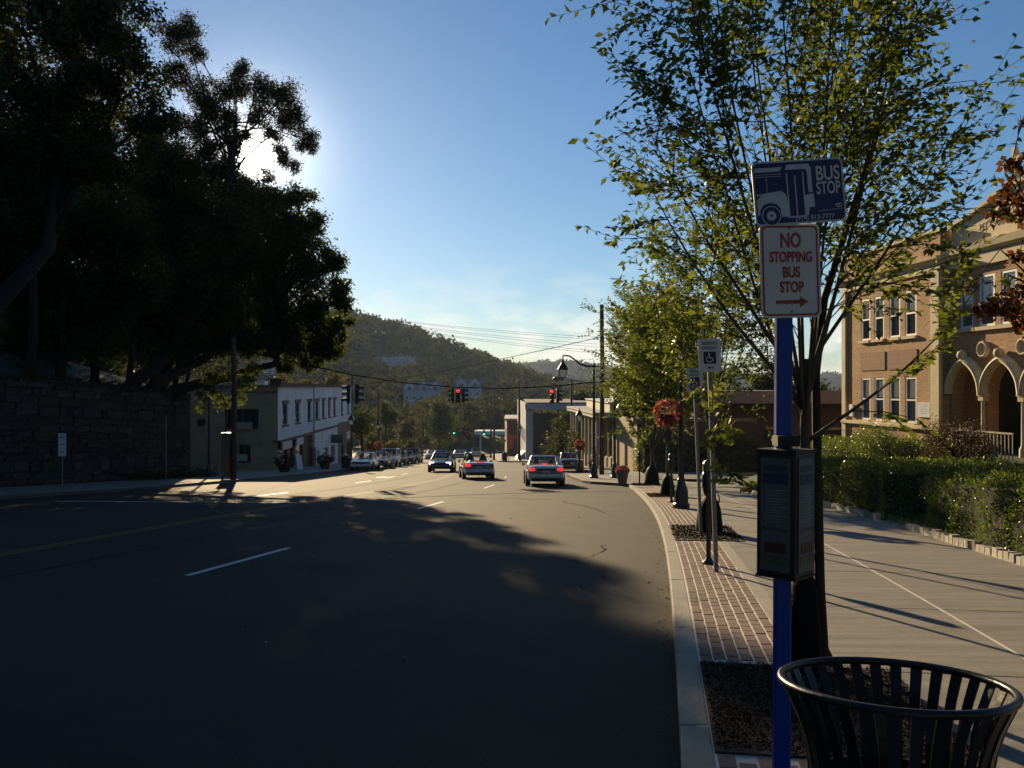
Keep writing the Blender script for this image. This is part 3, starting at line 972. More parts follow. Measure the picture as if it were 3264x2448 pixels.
# notice board on the wall
nb = MB().box((6.98, -.04, .7), (.86, .05, .66)).build('notice_board', mat('notice_white', (.62, .66, .62), .5, 0, .05), sc)
for k in range(6):
    MB().box((6.98 + (.03 if k % 2 else -.02), -.068, .95 - k * .085), (.66 - .1 * (k % 3), .004, .025)).build('notice_line', mat('notice_ink', (.25, .3, .3), .6), nb)
MB().box((.95, -.08, .5), (.34, .12, .62)).build('meter_box', white_paint, sc)
# bulk and roof
MB().box((4.1, 8.2, 3.0), (8.1, 15.0, 10.2)).box((13.6, 9.4, 3.0), (10.8, 13.2, 10.2)).build('rear_block', school_brick, sc)
MB().add([(19.0, Y2, -2.2), (19.0, 15.9, -2.2), (19.0, 15.9, 9.2), (19.0, Y2, 9.2)], [(0, 1, 2, 3)]).build('end_wall', school_brick, sc)
# entrance steps rail
rl = thing('stair_railing', 'pale metal railing beside the school porch steps', 'railing', (17.75, 46.0, 0), math.atan2(-0.9954, 0.0958))
mtl = mat('railing_paint', (.45, .40, .30), .5)
MB().box((14.9, -2.3, .12), (3.4, .07, .06)).box((14.9, -2.3, -.95), (3.4, .05, .05)).build('rail', mtl, rl)
for k in range(18):
    MB().box((13.25 + k * .195, -2.3, -.42), (.03, .03, 1.05)).build('baluster', mtl, rl)
MB().box((13.2, -2.3, -.5), (.1, .1, 1.35)).build('post', mtl, rl)

# ------------------------------------------------------------------ left: white brick shop building
wb = thing('shop_building', 'long white-fronted two-storey shop building with tan block side wall', 'building', (-17.7, 65.0, 0), 0)
tan_block = brick_mat('tan_block', (.36, .295, .185), (.33, .265, .165), (.29, .24, .155), .4, .2, bump=.3)
white_brick = brick_mat('white_brick', (.80, .77, .76), (.72, .69, .68), (.62, .60, .58), .3, .1, bump=.5)
brown_front = mat('brown_front', (.10, .055, .03), .7, 0, .25, 3)
sdir = math.atan2(1, -0.028)
def to_street(mb, dx=0.0):
    """local x runs up the street (world +Y), local -y faces the street (world +X)"""
    mb.v = [(-y - 0.028 * x + dx, x, z) for x, y, z in mb.v]
    return mb
RZ = 1.74
wy = [(66.5, 68.2), (70.9, 72.6), (75.7, 77.3), (79.2, 80.7), (82.4, 83.7), (85.5, 86.8), (88.4, 89.8), (93, 94.3), (97.2, 98.5)]
ops = [(a - 65, b - 65, -1.25, .38) for a, b in wy]
to_street(wall_open(0, 34.8, -2.35, RZ, 0, ops, .22)).build('front_wall', white_brick, wb)
lint = mat('brown_lintel', (.13, .08, .055), .8, 0, .2)
for k, (a, b, c, d) in enumerate(ops):
    f = MB(); t = .09
    f.box(((a + b) / 2, .14, c + t / 2), (b - a, .06, t)).box(((a + b) / 2, .14, (c + d) / 2), (b - a, .05, .06)).box((a + t / 2, .14, (c + d) / 2), (t, .06, d - c)).box((b - t / 2, .14, (c + d) / 2), (t, .06, d - c))
    w = to_street(f).build('window', lint, wb)
    to_street(MB().add([(a, .17, c), (b, .17, c), (b, .17, d), (a, .17, d)], [(0, 1, 2, 3)])).build('pane', pane_dark, w)
    to_street(MB().prism([(a - .18, d), (b + .18, d), (b + .24, d + .3), (a - .24, d + .3)], -.07, .03)).build('lintel', lint, w)
    to_street(MB().box(((a + b) / 2, -.03, c - .07), (b - a + .25, .16, .12))).build('sill', lint, w)
to_street(MB().box((17.4, -.06, RZ + .1), (35, .3, .26)).box((17.4, -.12, RZ + .24), (35, .42, .08))).build('cornice', lint, wb)
to_street(MB().tube([(13.2, -.07, RZ), (13.2, -.07, -4.2)], .06, 8)).build('downpipe', mat('pipe_grey', (.3, .28, .26), .5), wb)
# storefronts under it
to_street(wall_open(0, 13, -8, -2.35, .35, [(1.4, 4.6, -5.2, -3.1), (5.3, 6.8, -6, -3.1), (7.6, 10.4, -5.2, -3.0)], .2)).build('storefront', brown_front, wb)
shopglass = glass_mat('shop_glass', (.10, .10, .09), .05)
for a, b, c in ((1.4, 4.6, -5.2), (5.3, 6.8, -6), (7.6, 10.4, -5.2)):
    to_street(MB().add([(a, .5, c), (b, .5, c), (b, .5, -3.05), (a, .5, -3.05)], [(0, 1, 2, 3)])).build('shop_window', shopglass, wb)
to_street(MB().box((6.5, .1, -2.42), (13, .6, .16))).build('shop_canopy', brown_front, wb)
to_street(wall_open(13, 26, -9, -2.35, .0, [(15, 16.2, -7, -4.2), (18, 20.6, -6, -4.2), (22, 24.6, -6, -4.2)], .2)).build('storefront', white_brick, wb)
for a, b, c in ((15, 16.2, -7), (18, 20.6, -6), (22, 24.6, -6)):
    to_street(MB().add([(a, .15, c), (b, .15, c), (b, .15, -4.2), (a, .15, -4.2)], [(0, 1, 2, 3)])).build('shop_window', shopglass, wb)
to_street(MB().box((19.5, -.04, -2.38), (13, .1, .22))).build('belt_course', lint, wb)
to_street(MB().box((13.6, .1, -5), (1.0, .4, 2.4))).build('door', brown_front, wb)
to_street(wall_open(26, 34.8, -10, -2.1, -.06, [(27.5, 29.5, -7, -4.6), (30.5, 33.5, -6.6, -4.6)], .2)).build('storefront', mat('brown_brick_front', (.17, .10, .06), .8, 0, .25, 4), wb)
for a, b, c in ((27.5, 29.5, -7), (30.5, 33.5, -6.6)):
    to_street(MB().add([(a, .1, c), (b, .1, c), (b, .1, -4.6), (a, .1, -4.6)], [(0, 1, 2, 3)])).build('shop_window', shopglass, wb)
for k, (xx, zz, w, h, col) in enumerate(((3.0, -2.75, 3.2, .85, (.62, .52, .47)), (7.6, -2.75, 2.6, .8, (.55, .60, .70)), (32, -3.7, 2.2, .8, (.6, .56, .52)))):
    s = to_street(MB().box((xx, -.0 if k < 2 else -.12, zz), (w, .1, h))).build('shop_sign', mat('shop_sign_%d' % k, col, .5, 0, .05), wb)
pj = to_street(MB().box((21.5, -.7, -3.5), (.2, 1.2, .85))).build('projecting_sign', mat('sign_green', (.05, .09, .07), .5), wb)
# side wall towards the camera
sw = [(-3.95, -1.45, -1.48, .07), (-3.0, -2.05, -4.0, -2.66), (-6.15, -5.5, -1.26, -.68)]
wall_open(-14, -0.002, -6, RZ, 0, sw, .2).build('side_wall', tan_block, wb)
for k, (a, b, c, d) in enumerate(sw):
    f = MB(); t = .08
    f.box(((a + b) / 2, .12, c + t / 2), (b - a, .06, t)).box(((a + b) / 2, .12, d - t / 2), (b - a, .06, t)).box((a + t / 2, .12, (c + d) / 2), (t, .06, d - c - 2 * t)).box((b - t / 2, .12, (c + d) / 2), (t, .06, d - c - 2 * t)).box(((a + b) / 2, .121, (c + d) / 2), (t * .7, .05, d - c - 2 * t))
    w = f.build('window', lint, wb)
    MB().add([(a, .15, c), (b, .15, c), (b, .15, d), (a, .15, d)], [(0, 1, 2, 3)]).build('pane', pane_dark, w)
MB().box((-2.55, -.12, -1.2), (1.3, .2, .5)).build('window_sign', mat('window_sign', (.34, .32, .27), .6), wb)
MB().box((-2.6, -.2, -3.6), (.6, .4, .45)).build('air_conditioner', mat('ac_case', (.42, .42, .40), .5), wb)
MB().box((-7, -.05, RZ + .06), (14, .24, .14)).box((-1.5, -.03, RZ - .4), (3, .1, .12)).build('parapet_cap', lint, wb)
MB().box((-.9, 3, RZ + .25), (.85, .85, .6)).box((-.9, 3, RZ + .6), (1.0, 1.0, .1)).build('chimney', mat('chimney_dark', (.03, .027, .025), .8), wb)
MB().add([(-14, .3, RZ - .1), (-.3, .3, RZ - .1), (-1.2, 34.6, RZ - .1), (-14, 34.6, RZ - .1)], [(0, 1, 2, 3)]).build('roof', mat('roof_tar', (.06, .055, .05), .9), wb)
to_street(MB().add([(34.8, 0, -10), (34.8, 12, -10), (34.8, 12, RZ), (34.8, 0, RZ)], [(0, 1, 2, 3)])).build('rear_wall', tan_block, wb)
MB().box((-4.2, 9, RZ + .25), (1.5, 1, .5)).build('roof_vent', white_paint, wb)

# ------------------------------------------------------------------ right: tan restaurant
def facing_camera_box(mb, *a): return mb
rs = thing('restaurant', 'low tan brick restaurant with flat overhanging roof beside the utility pole', 'restaurant', (8.4, 71.0, 0), 0)
tanb = brick_mat('tan_brick', (.50, .34, .17), (.44, .29, .14), (.40, .31, .2), .22, .08, bump=.4)
wall_open(0, 13, -6, .2, 0, [], .2).build('side_wall', tanb, rs)
cream = mat('cream_fascia', (.42, .38, .29), .6, 0, .08, 2)
# lower wing towards the camera: sunlit wall along the drive, end wall's shade put into its colour
MB().add([(0.02, -.02, -6), (.62, -9, -6), (.62, -9, -.72), (0.02, -.02, -.72)], [(0, 1, 2, 3)]).build('wing_wall', tanb, rs)
MB().add([(.62, -9, -6), (9, -9, -6), (9, -9, -.72), (.62, -9, -.72), (9, -.1, -.72), (.1, -.1, -.72)], [(0, 1, 2, 3), (3, 2, 4, 5)]).build('wing_end', mat('wing_shaded', (.07, .05, .035), .85, 0, .2), rs)
MB().prism([(.3, -.75), (9.2, -.75), (9.2, -.55), (.3, -.55)], -9.2, -.2).build('wing_roof', mat('wing_fascia', (.22, .19, .15), .8, 0, .1), rs)
def to_west(mb):
    """local x runs up the street, local -y faces the street to the left (world -X)"""
    mb.v = [(y - 0.028 * x, x, z) for x, y, z in mb.v]
    mb.f = [tuple(reversed(f)) for f in mb.f]
    return mb
wops = [(1.2 + 2.7 * k, 3.3 + 2.7 * k, -4.3 - .18 * k, -1.1) for k in range(8)]
to_west(wall_open(0, 23, -7, -.7, .0, wops, .25)).build('front_wall', mat('front_dark_trim', (.20, .15, .09), .7, 0, .2), rs)
for a, b, c, d in wops:
    w = to_west(MB().box((a + .05, .15, (c + d) / 2), (.1, .08, d - c)).box((b - .05, .15, (c + d) / 2), (.1, .08, d - c)).box(((a + b) / 2, .15, c + .05), (b - a - .2, .08, .1)).box(((a + b) / 2, .15, d - .95), (b - a - .2, .08, .1))).build('window', cream, rs)
    to_west(MB().add([(a, .2, c), (b, .2, c), (b, .2, d), (a, .2, d)], [(0, 1, 2, 3)])).build('pane', pane_dark, w)
for k in range(9):
    to_west(MB().box((.5 + 2.75 * k, -1.3, -3.2 - .16 * k), (.22, .22, 4.8 + .3 * k))).build('column', cream, rs)
to_west(MB().box((11.5, -.4, -.72), (24, 2.6, .2)).box((11.5, -.75, -.45), (24.2, 2.0, .16))).build('eaves', cream, rs)
MB().box((5.2, 11.5, .0), (11, 22.4, .8)).build('parapet', mat('parapet_tan', (.42, .37, .27), .7, 0, .1), rs)
MB().box((5.2, 11.5, .44), (11.3, 22.7, .1)).build('parapet_cap', white_paint, rs)
MB().box((2.2, 5, 1.1), (3.4, 4, 1.3)).build('roof_plant_screen', cream, rs)
MB().box((2.2, 5, 1.8), (3.7, 4.3, .14)).build('screen_cap', white_paint, rs)
MB().box((2.6, 2.97, 1.1), (2.2, .06, .95)).build('screen_panel', mat('screen_grey', (.48, .48, .44), .6), rs)

# white block behind
bw = thing('white_block_building', 'white-topped commercial block with dark brown wall facing up the street', 'building', (1.9, 118.0, 0), 0)
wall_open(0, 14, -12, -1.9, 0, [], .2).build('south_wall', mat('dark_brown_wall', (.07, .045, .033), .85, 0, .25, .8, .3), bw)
MB().box((6.95, -.06, -.95), (14.1, .3, .8)).build('white_band', mat('weathered_white', (.36, .36, .38), .8, 0, .2, .8), bw)
MB().box((.5, -.05, -5.0), (.95, .2, 7)).build('corner_panel', mat('weathered_white', (.62, .62, .64)), bw)
to_west(wall_open(0, 34, -14, -.4, 0, [(2 + 4 * k, 4.2 + 4 * k, -6.2, -4.2) for k in range(8)] + [(1.5 + 4 * k, 4.6 + 4 * k, -12, -8.6) for k in range(8)], .2)).build('west_wall', mat('weathered_white', (.62, .62, .64)), bw)
for k in range(8):
    for a, b, c, d in ((2 + 4 * k, 4.2 + 4 * k, -6.2, -4.2), (1.5 + 4 * k, 4.6 + 4 * k, -12, -8.6)):
        to_west(MB().add([(a, .15, c), (b, .15, c), (b, .15, d), (a, .15, d)], [(0, 1, 2, 3)])).build('window', pane_dark, bw)
MB().box((6.9, 17, -.45), (13.6, 33.6, .1)).build('roof', MATS['roof_tar'], bw)
aw_ = MB().prism([(0, -7.2), (0, -8.6), (1.5, -8.6)], 0, 4.5); aw_.v = [(-x, 2 + y, z) for x, y, z in aw_.v]
aw_.build('awning', mat('teal_awning', (.28, .46, .40), .7), bw)
aw_ = MB().prism([(0, -7.6), (0, -8.9), (1.4, -8.9)], 0, 5); aw_.v = [(-x, 9 + y, z) for x, y, z in aw_.v]
aw_.build('awning', mat('white_awning', (.6, .6, .57), .7), bw)
MB().box((7.4, -.35, -9.2), (13.0, .8, .25)).build('shop_ledge', cream, bw)
for k in range(4):
    MB().box((1.6 + 3.2 * k, -.06, -10.6), (2.3, .12, 2.2)).build('shop_window', MATS['shop_glass'], bw)
    MB().box((1.6 + 3.2 * k, -.2, -8.75), (2.7, .16, .7)).build('shop_sign', mat('south_sign_%d' % k, ((.45, .42, .36), (.30, .10, .08), (.5, .5, .48), (.2, .25, .2))[k], .6), bw)
# brick shops further down
bb = thing('brick_shop', 'narrow red brick shop with pale cornice far down the street', 'building', (-0.9, 154.0, 0), 0)
redb = brick_mat('red_brick', (.26, .10, .06), (.2, .08, .05), (.25, .2, .16), .3, .1)
wall_open(0, 12, -14, -4.2, 0, [], .2).build('south_wall', redb, bb)
to_west(wall_open(0, 20, -16, -4.2, 0, [(1.5 + 3 * k, 2.8 + 3 * k, -8, -6) for k in range(6)], .2)).build('west_wall', redb, bb)
for k in range(6):
    to_west(MB().add([(1.5 + 3 * k, .15, -8), (2.8 + 3 * k, .15, -8), (2.8 + 3 * k, .15, -6), (1.5 + 3 * k, .15, -6)], [(0, 1, 2, 3)])).build('window', pane_dark, bb)
MB().box((5.8, 10, -4.1), (12.6, 20.6, .35)).build('cornice', cream, bb)
# canopy at the foot of the hill
cn = thing('station_canopy', 'flat white forecourt canopy across the far end of the street', 'canopy', (-4.5, 232, gz(232)), 0)
MB().box((3, 0, 4.6), (17, 8, 1.0)).build('roof', mat('canopy_white', (.66, .62, .52), .6), cn)
for xx in (-4, 3, 10):
    MB().box((xx, 0, 2.05), (.5, .5, 4.1)).build('pillar', white_paint, cn)
# low dark building behind the street trees
ld = thing('low_building', 'low dark building with grey fascia behind the street trees', 'building', (13.0, 63.0, 0), R(-4))
MB().box((9, 4, -2.5), (17, 8, 6.2)).build('walls', mat('dark_brick', (.06, .045, .035), .85, 0, .2), ld)
MB().box((9, 3.2, 1.0), (18.6, 10, .9)).build('fascia', mat('fascia_grey', (.20, .18, .15), .7, 0, .15), ld)
for k in range(4):
    MB().box((2.5 + 3.8 * k, -.03, -2.0), (1.8, .1, 1.6)).build('window', pane_dark, ld)

# ------------------------------------------------------------------ houses on the hillside
def townhouse(name, label, c, w, d, h, gables, wallc, roofc, parent_rz=0):
    t = thing(name, label, 'house', c, parent_rz, 'houses on the wooded hillside')
    wm = mat('siding_%s' % str(wallc), wallc, .8, 0, .08, .5); rm = mat('shingle_%s' % str(roofc), roofc, .9, 0, .15, .6)
    MB().box((0, 0, h / 2), (w, d, h)).build('wall', wm, t)
    MB().add([(-w / 2 - .4, -d / 2 - .4, h), (w / 2 + .4, -d / 2 - .4, h), (w / 2 + .4, d / 2 + .4, h), (-w / 2 - .4, d / 2 + .4, h), (-w / 2, 0, h + 3), (w / 2, 0, h + 3)],
             [(0, 1, 5, 4), (2, 3, 4, 5), (1, 2, 5), (3, 0, 4)]).build('roof', rm, t)
    trim = mat('house_trim', (.62, .62, .64), .7)
    for gx in gables:
        g = MB().prism([(gx - 1.9, h - .2), (gx + 1.9, h - .2), (gx + 1.9, h + .6), (gx, h + 2.6), (gx - 1.9, h + .6)], -d / 2 - .5, 0).build('gable', wm, t)
        MB().prism([(gx - .8, h - .3), (gx + .8, h - .3), (gx + .8, h + .7), (gx, h + 1.3), (gx - .8, h + .7)], -d / 2 - .6, -d / 2 - .45).build('gable_window', pane_dark, g)
        MB().prism([(gx - 2.2, h + .45), (gx, h + 2.75), (gx + 2.2, h + .45), (gx + 2.2, h + .7), (gx, h + 3.1), (gx - 2.2, h + .7)], -d / 2 - .7, -d / 2 - .3).build('gable_trim', trim, g)
    n = max(2, int(w / 2.6))
    for k in range(n):
        xx = -w / 2 + (k + .5) * w / n
        for zz in (1.6, 4.3):
            if zz + .8 < h:
                f = MB().box((xx, -d / 2 - .03, zz), (1.3, .1, 1.5)).build('window', trim, t)
                MB().box((xx, -d / 2 - .09, zz), (1.0, .04, 1.2)).build('pane', pane_dark, f)
    MB().box((0, -d / 2 - .05, 3.0), (w, .2, .35)).build('belt_course', trim, t)
    return t
p = at(423, 408, 350); townhouse('town_house', 'grey gabled town houses with white trim on the hill', p, 15, 9, 7.6, (-5, 0.8, 5.4), (.28, .31, .40), (.10, .10, .12))
p = at(468, 404, 360); townhouse('town_house', 'blue grey town house behind the red traffic signal', p, 11, 8, 7.5, (-2.5, 3), (.27, .31, .40), (.10, .10, .12))
p = at(385, 372, 470); townhouse('hill_house', 'pale roofed house high among trees on hillside, leftmost of the pair', p, 11, 9, 5, (-2,), (.36, .36, .38), (.30, .29, .30), R(25))
p = at(404, 371, 480); townhouse('hill_house', 'pale roofed house high among trees on hillside, rightmost of the pair', p, 13, 9, 5, (2,), (.36, .36, .38), (.30, .29, .30), R(25))
p = at(276, 375, 330); townhouse('hill_house', 'bluish house glimpsed behind the overhead wire and dark trees', p, 8, 7, 3.0, (1.5,), (.13, .16, .23), (.10, .10, .12))
# castle-like tower on the far ridge
tw = thing('hill_tower', 'square stone tower standing on the far hazy ridge', 'tower', at(545, 372, 1750), 0)
MB().box((0, 0, 9), (13, 13, 26)).build('tower_shaft', mat('tower_stone', (.16, .15, .14), .9), tw)
MB().box((-13, 0, 4), (14, 11, 14)).build('wing', MATS['tower_stone'], tw)
for k in range(4):
    MB().box((-5 + 3.4 * k, -5.5, 23.2), (2, 2, 2.4)).build('merlon', MATS['tower_stone'], tw)
# ================================================================== VEHICLES
rubber = mat('rubber', (.012, .012, .012), .8)
rim_m = mat('wheel_alloy', (.35, .35, .36), .35, .8)
chrome = mat('chrome', (.6, .6, .62), .15, 1.0)
plastic = mat('black_plastic', (.015, .015, .016), .6)
car_glass = clear_glass('car_glass', .5, (.02, .025, .03))
tail_red = emit_mat('tail_light_lit', (1.0, .02, .015), 1.0)
tail_off = mat('tail_light_unlit', (.18, .01, .01), .2, 0, .1)
head_on = emit_mat('head_light_lit', (1.0, .86, .62), 6.0)
head_off = mat('head_light_unlit', (.5, .5, .5), .1)
plate_m = mat('plate', (.45, .45, .38), .5)
seat_m = mat('seat_leather', (.03, .028, .026), .6)
def paint(name, col): return mat('car_paint_' + name, col, .35, .3, .04, 3, coat=1.0)
WHEEL = {}
def wheel_mesh():
    if WHEEL: return WHEEL['t'], WHEEL['r']
    t = MB(); pr = [(.22, -.1), (.30, -.105), (.325, -.08), (.33, 0), (.325, .08), (.30, .105), (.22, .1)]
    t.lathe(pr, 20); t.v = [(z, x, y) for x, y, z in t.v]
    r = MB(); r.lathe([(.02, .07), (.08, .085), (.2, .075), (.225, .1), (.225, -.1), (.2, -.075), (.08, -.085), (.02, -.07)], 14); r.v = [(z, x, y) for x, y, z in r.v]
    WHEEL['t'] = t.mesh('tyre', rubber, True); WHEEL['r'] = r.mesh('rim', rim_m, True)
    return WHEEL['t'], WHEEL['r']
def car(name, label, x, y, toward, pm, style='sedan', tail=False, head=False, group=None, L=4.75, W=1.82, H=1.44, yaw=0.0):
    t = thing(name, label, 'car', (x, y, gz(y) - RD + 0.002), 0, group)
    t.rotation_mode = 'ZYX'
    t.rotation_euler = (-math.atan(SL), 0, (math.pi if toward else 0) + yaw)
    hw = W / 2; hl = L / 2
    suv = style == 'suv'
    bz = .93 if not suv else 1.08           # belt height
    if suv: H = 1.72
    # lower body: stations along y (rear -> front): (y, halfwidth, top z, bottom z)
    tr = bz + (.07 if not suv else .04)
    st = [(-hl, hw * .80, tr - .24, .42), (-hl + .06, hw * .90, tr - .06, .34), (-hl + .35, hw * .97, tr, .26), (-hl + .95, hw, bz, .22), (-.3, hw, bz - .01, .2), (.55, hw, bz - .03, .2),
          (hl - 1.1, hw * .99, bz - .08, .22), (hl - .45, hw * .96, bz - .17, .25), (hl - .1, hw * .88, bz - .27, .3), (hl, hw * .76, bz - .36, .4)]
    vs = []; fs = []; m = 12
    for (yy, w, zt, zb) in st:
        half = [(0, zb), (w * .86, zb), (w * .97, zb + .12), (w, zb + .3), (w * .985, zt - .2), (w * .93, zt - .03)]
        ring = [(-a, b) for a, b in half[1:]][::-1] + half
        ring = half + [(w * .6, zt + .012), (-w * .6, zt + .012)] + [(-a, b) for a, b in half[1:]][::-1]
        m = len(ring)
        vs += [(a, yy, b) for a, b in ring]
    for i in range(len(st) - 1):
        for k in range(m):
            k2 = (k + 1) % m
            fs.append((i * m + k, i * m + k2, (i + 1) * m + k2, (i + 1) * m + k))
    fs.append(tuple(range(m))); fs.append(tuple(range(len(st) * m - 1, (len(st) - 1) * m - 1, -1)))
    body = MB().add(vs, fs).build('body', pm, t, smooth=True)
    md = body.modifiers.new('edge', 'EDGE_SPLIT'); md.split_angle = R(38)
    # wheel arches, wheels
    tm, rm_ = wheel_mesh()
    for sx in (-1, 1):
        for wy_ in (-hl + .98, hl - .92):
            a = MB(); a.lathe([(.37, -.02), (.37, .02)], 18); a.v = [(sx * (hw + .004) + z, x + wy_, y_ + .34) for x, y_, z in a.v]
            a.build('wheel_arch', plastic, t)
            w = link('wheel', tm, t); w.location = (sx * (hw - .1), wy_, .33)
            link('rim', rm_, w)
    if style == 'convertible':
        # open cabin: dark tub, seats, windscreen
        MB().add([(-hw * .78, -.95, bz + .03), (hw * .78, -.95, bz + .03), (hw * .78, .75, bz + .015), (-hw * .78, .75, bz + .015)], [(0, 1, 2, 3)]).build('cabin', seat_m, t)
        for sx in (-1, 1):
            s = MB().box((sx * .38, -.25, bz + .12), (.48, .16, .42), taper=.85).build('seat', seat_m, t)
            MB().box((sx * .38, -.27, bz + .42), (.27, .1, .19), taper=.8).build('head_rest', seat_m, s)
        a, b = (hw * .80, .95, bz), (hw * .64, .38, H - .06)
        MB().tube([(-a[0], a[1], a[2]), (-b[0], b[1], b[2]), (b[0], b[1], b[2]), (a[0], a[1], a[2])], .035, 6).build('windscreen_frame', plastic, t)
        MB().add([(-a[0], a[1], a[2]), (a[0], a[1], a[2]), (b[0], b[1], b[2]), (-b[0], b[1], b[2])], [(0, 1, 2, 3)]).build('windscreen', clear_glass('clear_glass', .8), t)
        MB().box((0, -1.25, bz + .1), (1.2, .5, .1), taper=.8).build('folded_roof', plastic, t)
    else:
        if suv: g = [(-hl + .12, .88, bz + .02), (-hl + .35, .80, H - .06), (.35, .76, H - .05), (1.15, .86, bz)]
        elif style == 'hatch': g = [(-hl + .2, .86, bz + .04), (-hl + .75, .73, H - .06), (.3, .72, H - .05), (1.15, .85, bz - .02)]
        else: g = [(-hl + .98, .85, bz + .05), (-.72, .69, H - .06), (.18, .69, H - .05), (1.08, .85, bz - .03)]
        def ring(i, z=None, s=1.0):
            yy, k, zz = g[i]; return [(-hw * k * s, yy, zz if z is None else z), (hw * k * s, yy, zz if z is None else z)]
        gv = ring(0) + ring(1) + ring(2) + ring(3)
        MB().add(gv, [(0, 1, 3, 2), (4, 5, 7, 6), (0, 2, 4, 6), (1, 7, 5, 3)]).build('windows', car_glass, t)
        rv = []
        for i, dz in ((1, -.02), (1, .035), (2, .045), (2, -.02)):
            yy, k, zz = g[i]
            if dz > 0: yy += (.08 if i == 1 else -.12)
            rv += [(-hw * k * (.93 if dz > 0 else 1.02), yy, zz + dz + .02), (hw * k * (.93 if dz > 0 else 1.02), yy, zz + dz + .02)]
        MB().add(rv, [(0, 1, 3, 2), (2, 3, 5, 4), (4, 5, 7, 6), (0, 2, 4, 6), (1, 7, 5, 3)]).build('roof', pm, t, bevel=.02)
        for sx in (-1, 1):
            pts = [(sx * hw * g[0][1], g[0][0], g[0][2]), (sx * hw * g[1][1], g[1][0], g[1][2])]
            MB().tube(pts, [.06, .045], 6).build('pillar', pm, t)
            pts = [(sx * hw * g[3][1], g[3][0], g[3][2]), (sx * hw * g[2][1], g[2][0], g[2][2])]
            MB().tube(pts, [.04, .035], 6).build('pillar', pm, t)
            ym = (g[1][0] + g[2][0]) / 2
            MB().tube([(sx * hw * .855, ym, bz), (sx * hw * .70, ym, H - .06)], .035, 6).build('pillar', pm, t)
        # seats seen through the rear screen
        for sx in (-1, 1):
            MB().box((sx * .36, -.1, bz + .2), (.26, .1, .2), taper=.8).build('head_rest', seat_m, t)
    # lamps, plate, bumpers, mirrors
    for sx in (-1, 1):
        lo = MB().box((sx * hw * .73, -hl + .055, .80), (.24 if style != 'convertible' else .28, .12, .14))
        lit = tail and not (style == 'convertible' and sx > 0)
        lo.build('tail_light', tail_red if lit else tail_off, t, bevel=.02)
        MB().box((sx * hw * .68, hl - .1, .66), (.34, .16, .15)).build('head_light', head_on if head else head_off, t, bevel=.02)
        MB().box((sx * (hw + .06), .72, bz + .06), (.17, .1, .12)).build('wing_mirror', pm, t, bevel=.02)
    MB().box((0, -hl + .0, .50), (W * .88, .12, .2)).build('rear_bumper', pm, t, bevel=.04)
    MB().box((0, hl - .0, .44), (W * .84, .12, .2)).build('front_bumper', pm, t, bevel=.04)
    MB().box((0, -hl + .03, .31), (W * .7, .1, .14)).build('rear_valance', plastic, t)
    MB().box((0, hl - .02, .62), (.85, .06, .12)).build('grille', plastic, t)
    MB().box((0, -hl + .02, .79), (W * .50, .1, .10)).build('boot_trim', plastic, t)
    MB().box((0, -hl - .04, .68), (.34, .03, .16)).build('plate', plate_m, t)
    if tail:
        zz = (bz + .1) if style != 'convertible' else bz + .06
        yb = -hl + (1.04 if style == 'sedan' else .25)
        MB().box((0, yb, zz), (.34 if style == 'convertible' else .22, .04, .045)).build('brake_light', tail_red, t)
    return t
silver = paint('silver', (.58, .56, .54)); silver_blue = paint('silver_blue', (.52, .54, .62)); navy = paint('navy', (.03, .045, .10))
white_c = paint('white', (.62, .63, .66)); black_c = paint('black', (.015, .016, .02)); grey_c = paint('grey', (.13, .14, .16)); green_c = paint('green', (.04, .06, .05))
blue_c = paint('blue', (.10, .15, .30))
car('silver_sedan', 'silver sedan with red brake lights in the right lane, nearest car', 1.55, 42.6, False, silver, 'sedan', tail=True, yaw=R(1))
car('silver_convertible', 'silver convertible with its roof down, waiting beside the silver sedan', -2.15, 51.5, False, silver_blue, 'convertible', tail=True, yaw=R(7), H=1.36)
car('oncoming_car', 'dark blue car with headlights on coming towards the camera', -5.3, 65.5, True, navy, 'sedan', head=True)
PK = 'cars parked along the left kerb'
car('parked_car', 'pale silver sedan parked nearest at left kerb by the white shops', -11.85, 69.5, True, white_c, 'sedan', group=PK)
car('parked_car', 'grey sedan second in the row parked at the left kerb', -11.8, 76.5, True, grey_c, 'sedan', group=PK)
car('parked_car', 'tall white sport utility car parked third at the left kerb', -11.8, 83.0, True, white_c, 'suv', group=PK)
car('parked_car', 'black sedan parked fourth at the left kerb', -11.8, 89.5, True, black_c, 'hatch', group=PK)
car('parked_car', 'dark green car parked fifth at the left kerb', -11.8, 96.0, True, green_c, 'sedan', group=PK)
car('parked_car', 'black car last before the junction at the left kerb', -11.8, 103.0, True, black_c, 'suv', group=PK)
car('turning_car', 'pale blue hatchback beyond the parked row at the junction', -13.2, 112.0, True, blue_c, 'hatch')
car('distant_car', 'small white car far down the street left of the dark blue car', -12.2, 132.0, True, white_c, 'sedan', group='cars far down the street')
car('distant_car', 'far off silver car behind the convertible windscreen', -7.8, 128.0, False, silver, 'sedan', group='cars far down the street')
car('distant_car', 'far car with two tiny headlights at the foot of the hill', -9.6, 190.0, True, grey_c, 'sedan', head=True, group='cars far down the street')
car('distant_car', 'grey car in the distance just beyond the dark blue car', -9.0, 108.0, True, blue_c, 'sedan', group='cars far down the street')
car('distant_car', 'white car in the distance near the far green signal', -6.6, 160.0, False, white_c, 'suv', group='cars far down the street')
car('parked_sedan', 'dark grey sedan parked at right kerb behind the silver sedan', 4.35, 66.0, False, grey_c, 'sedan', yaw=R(3))

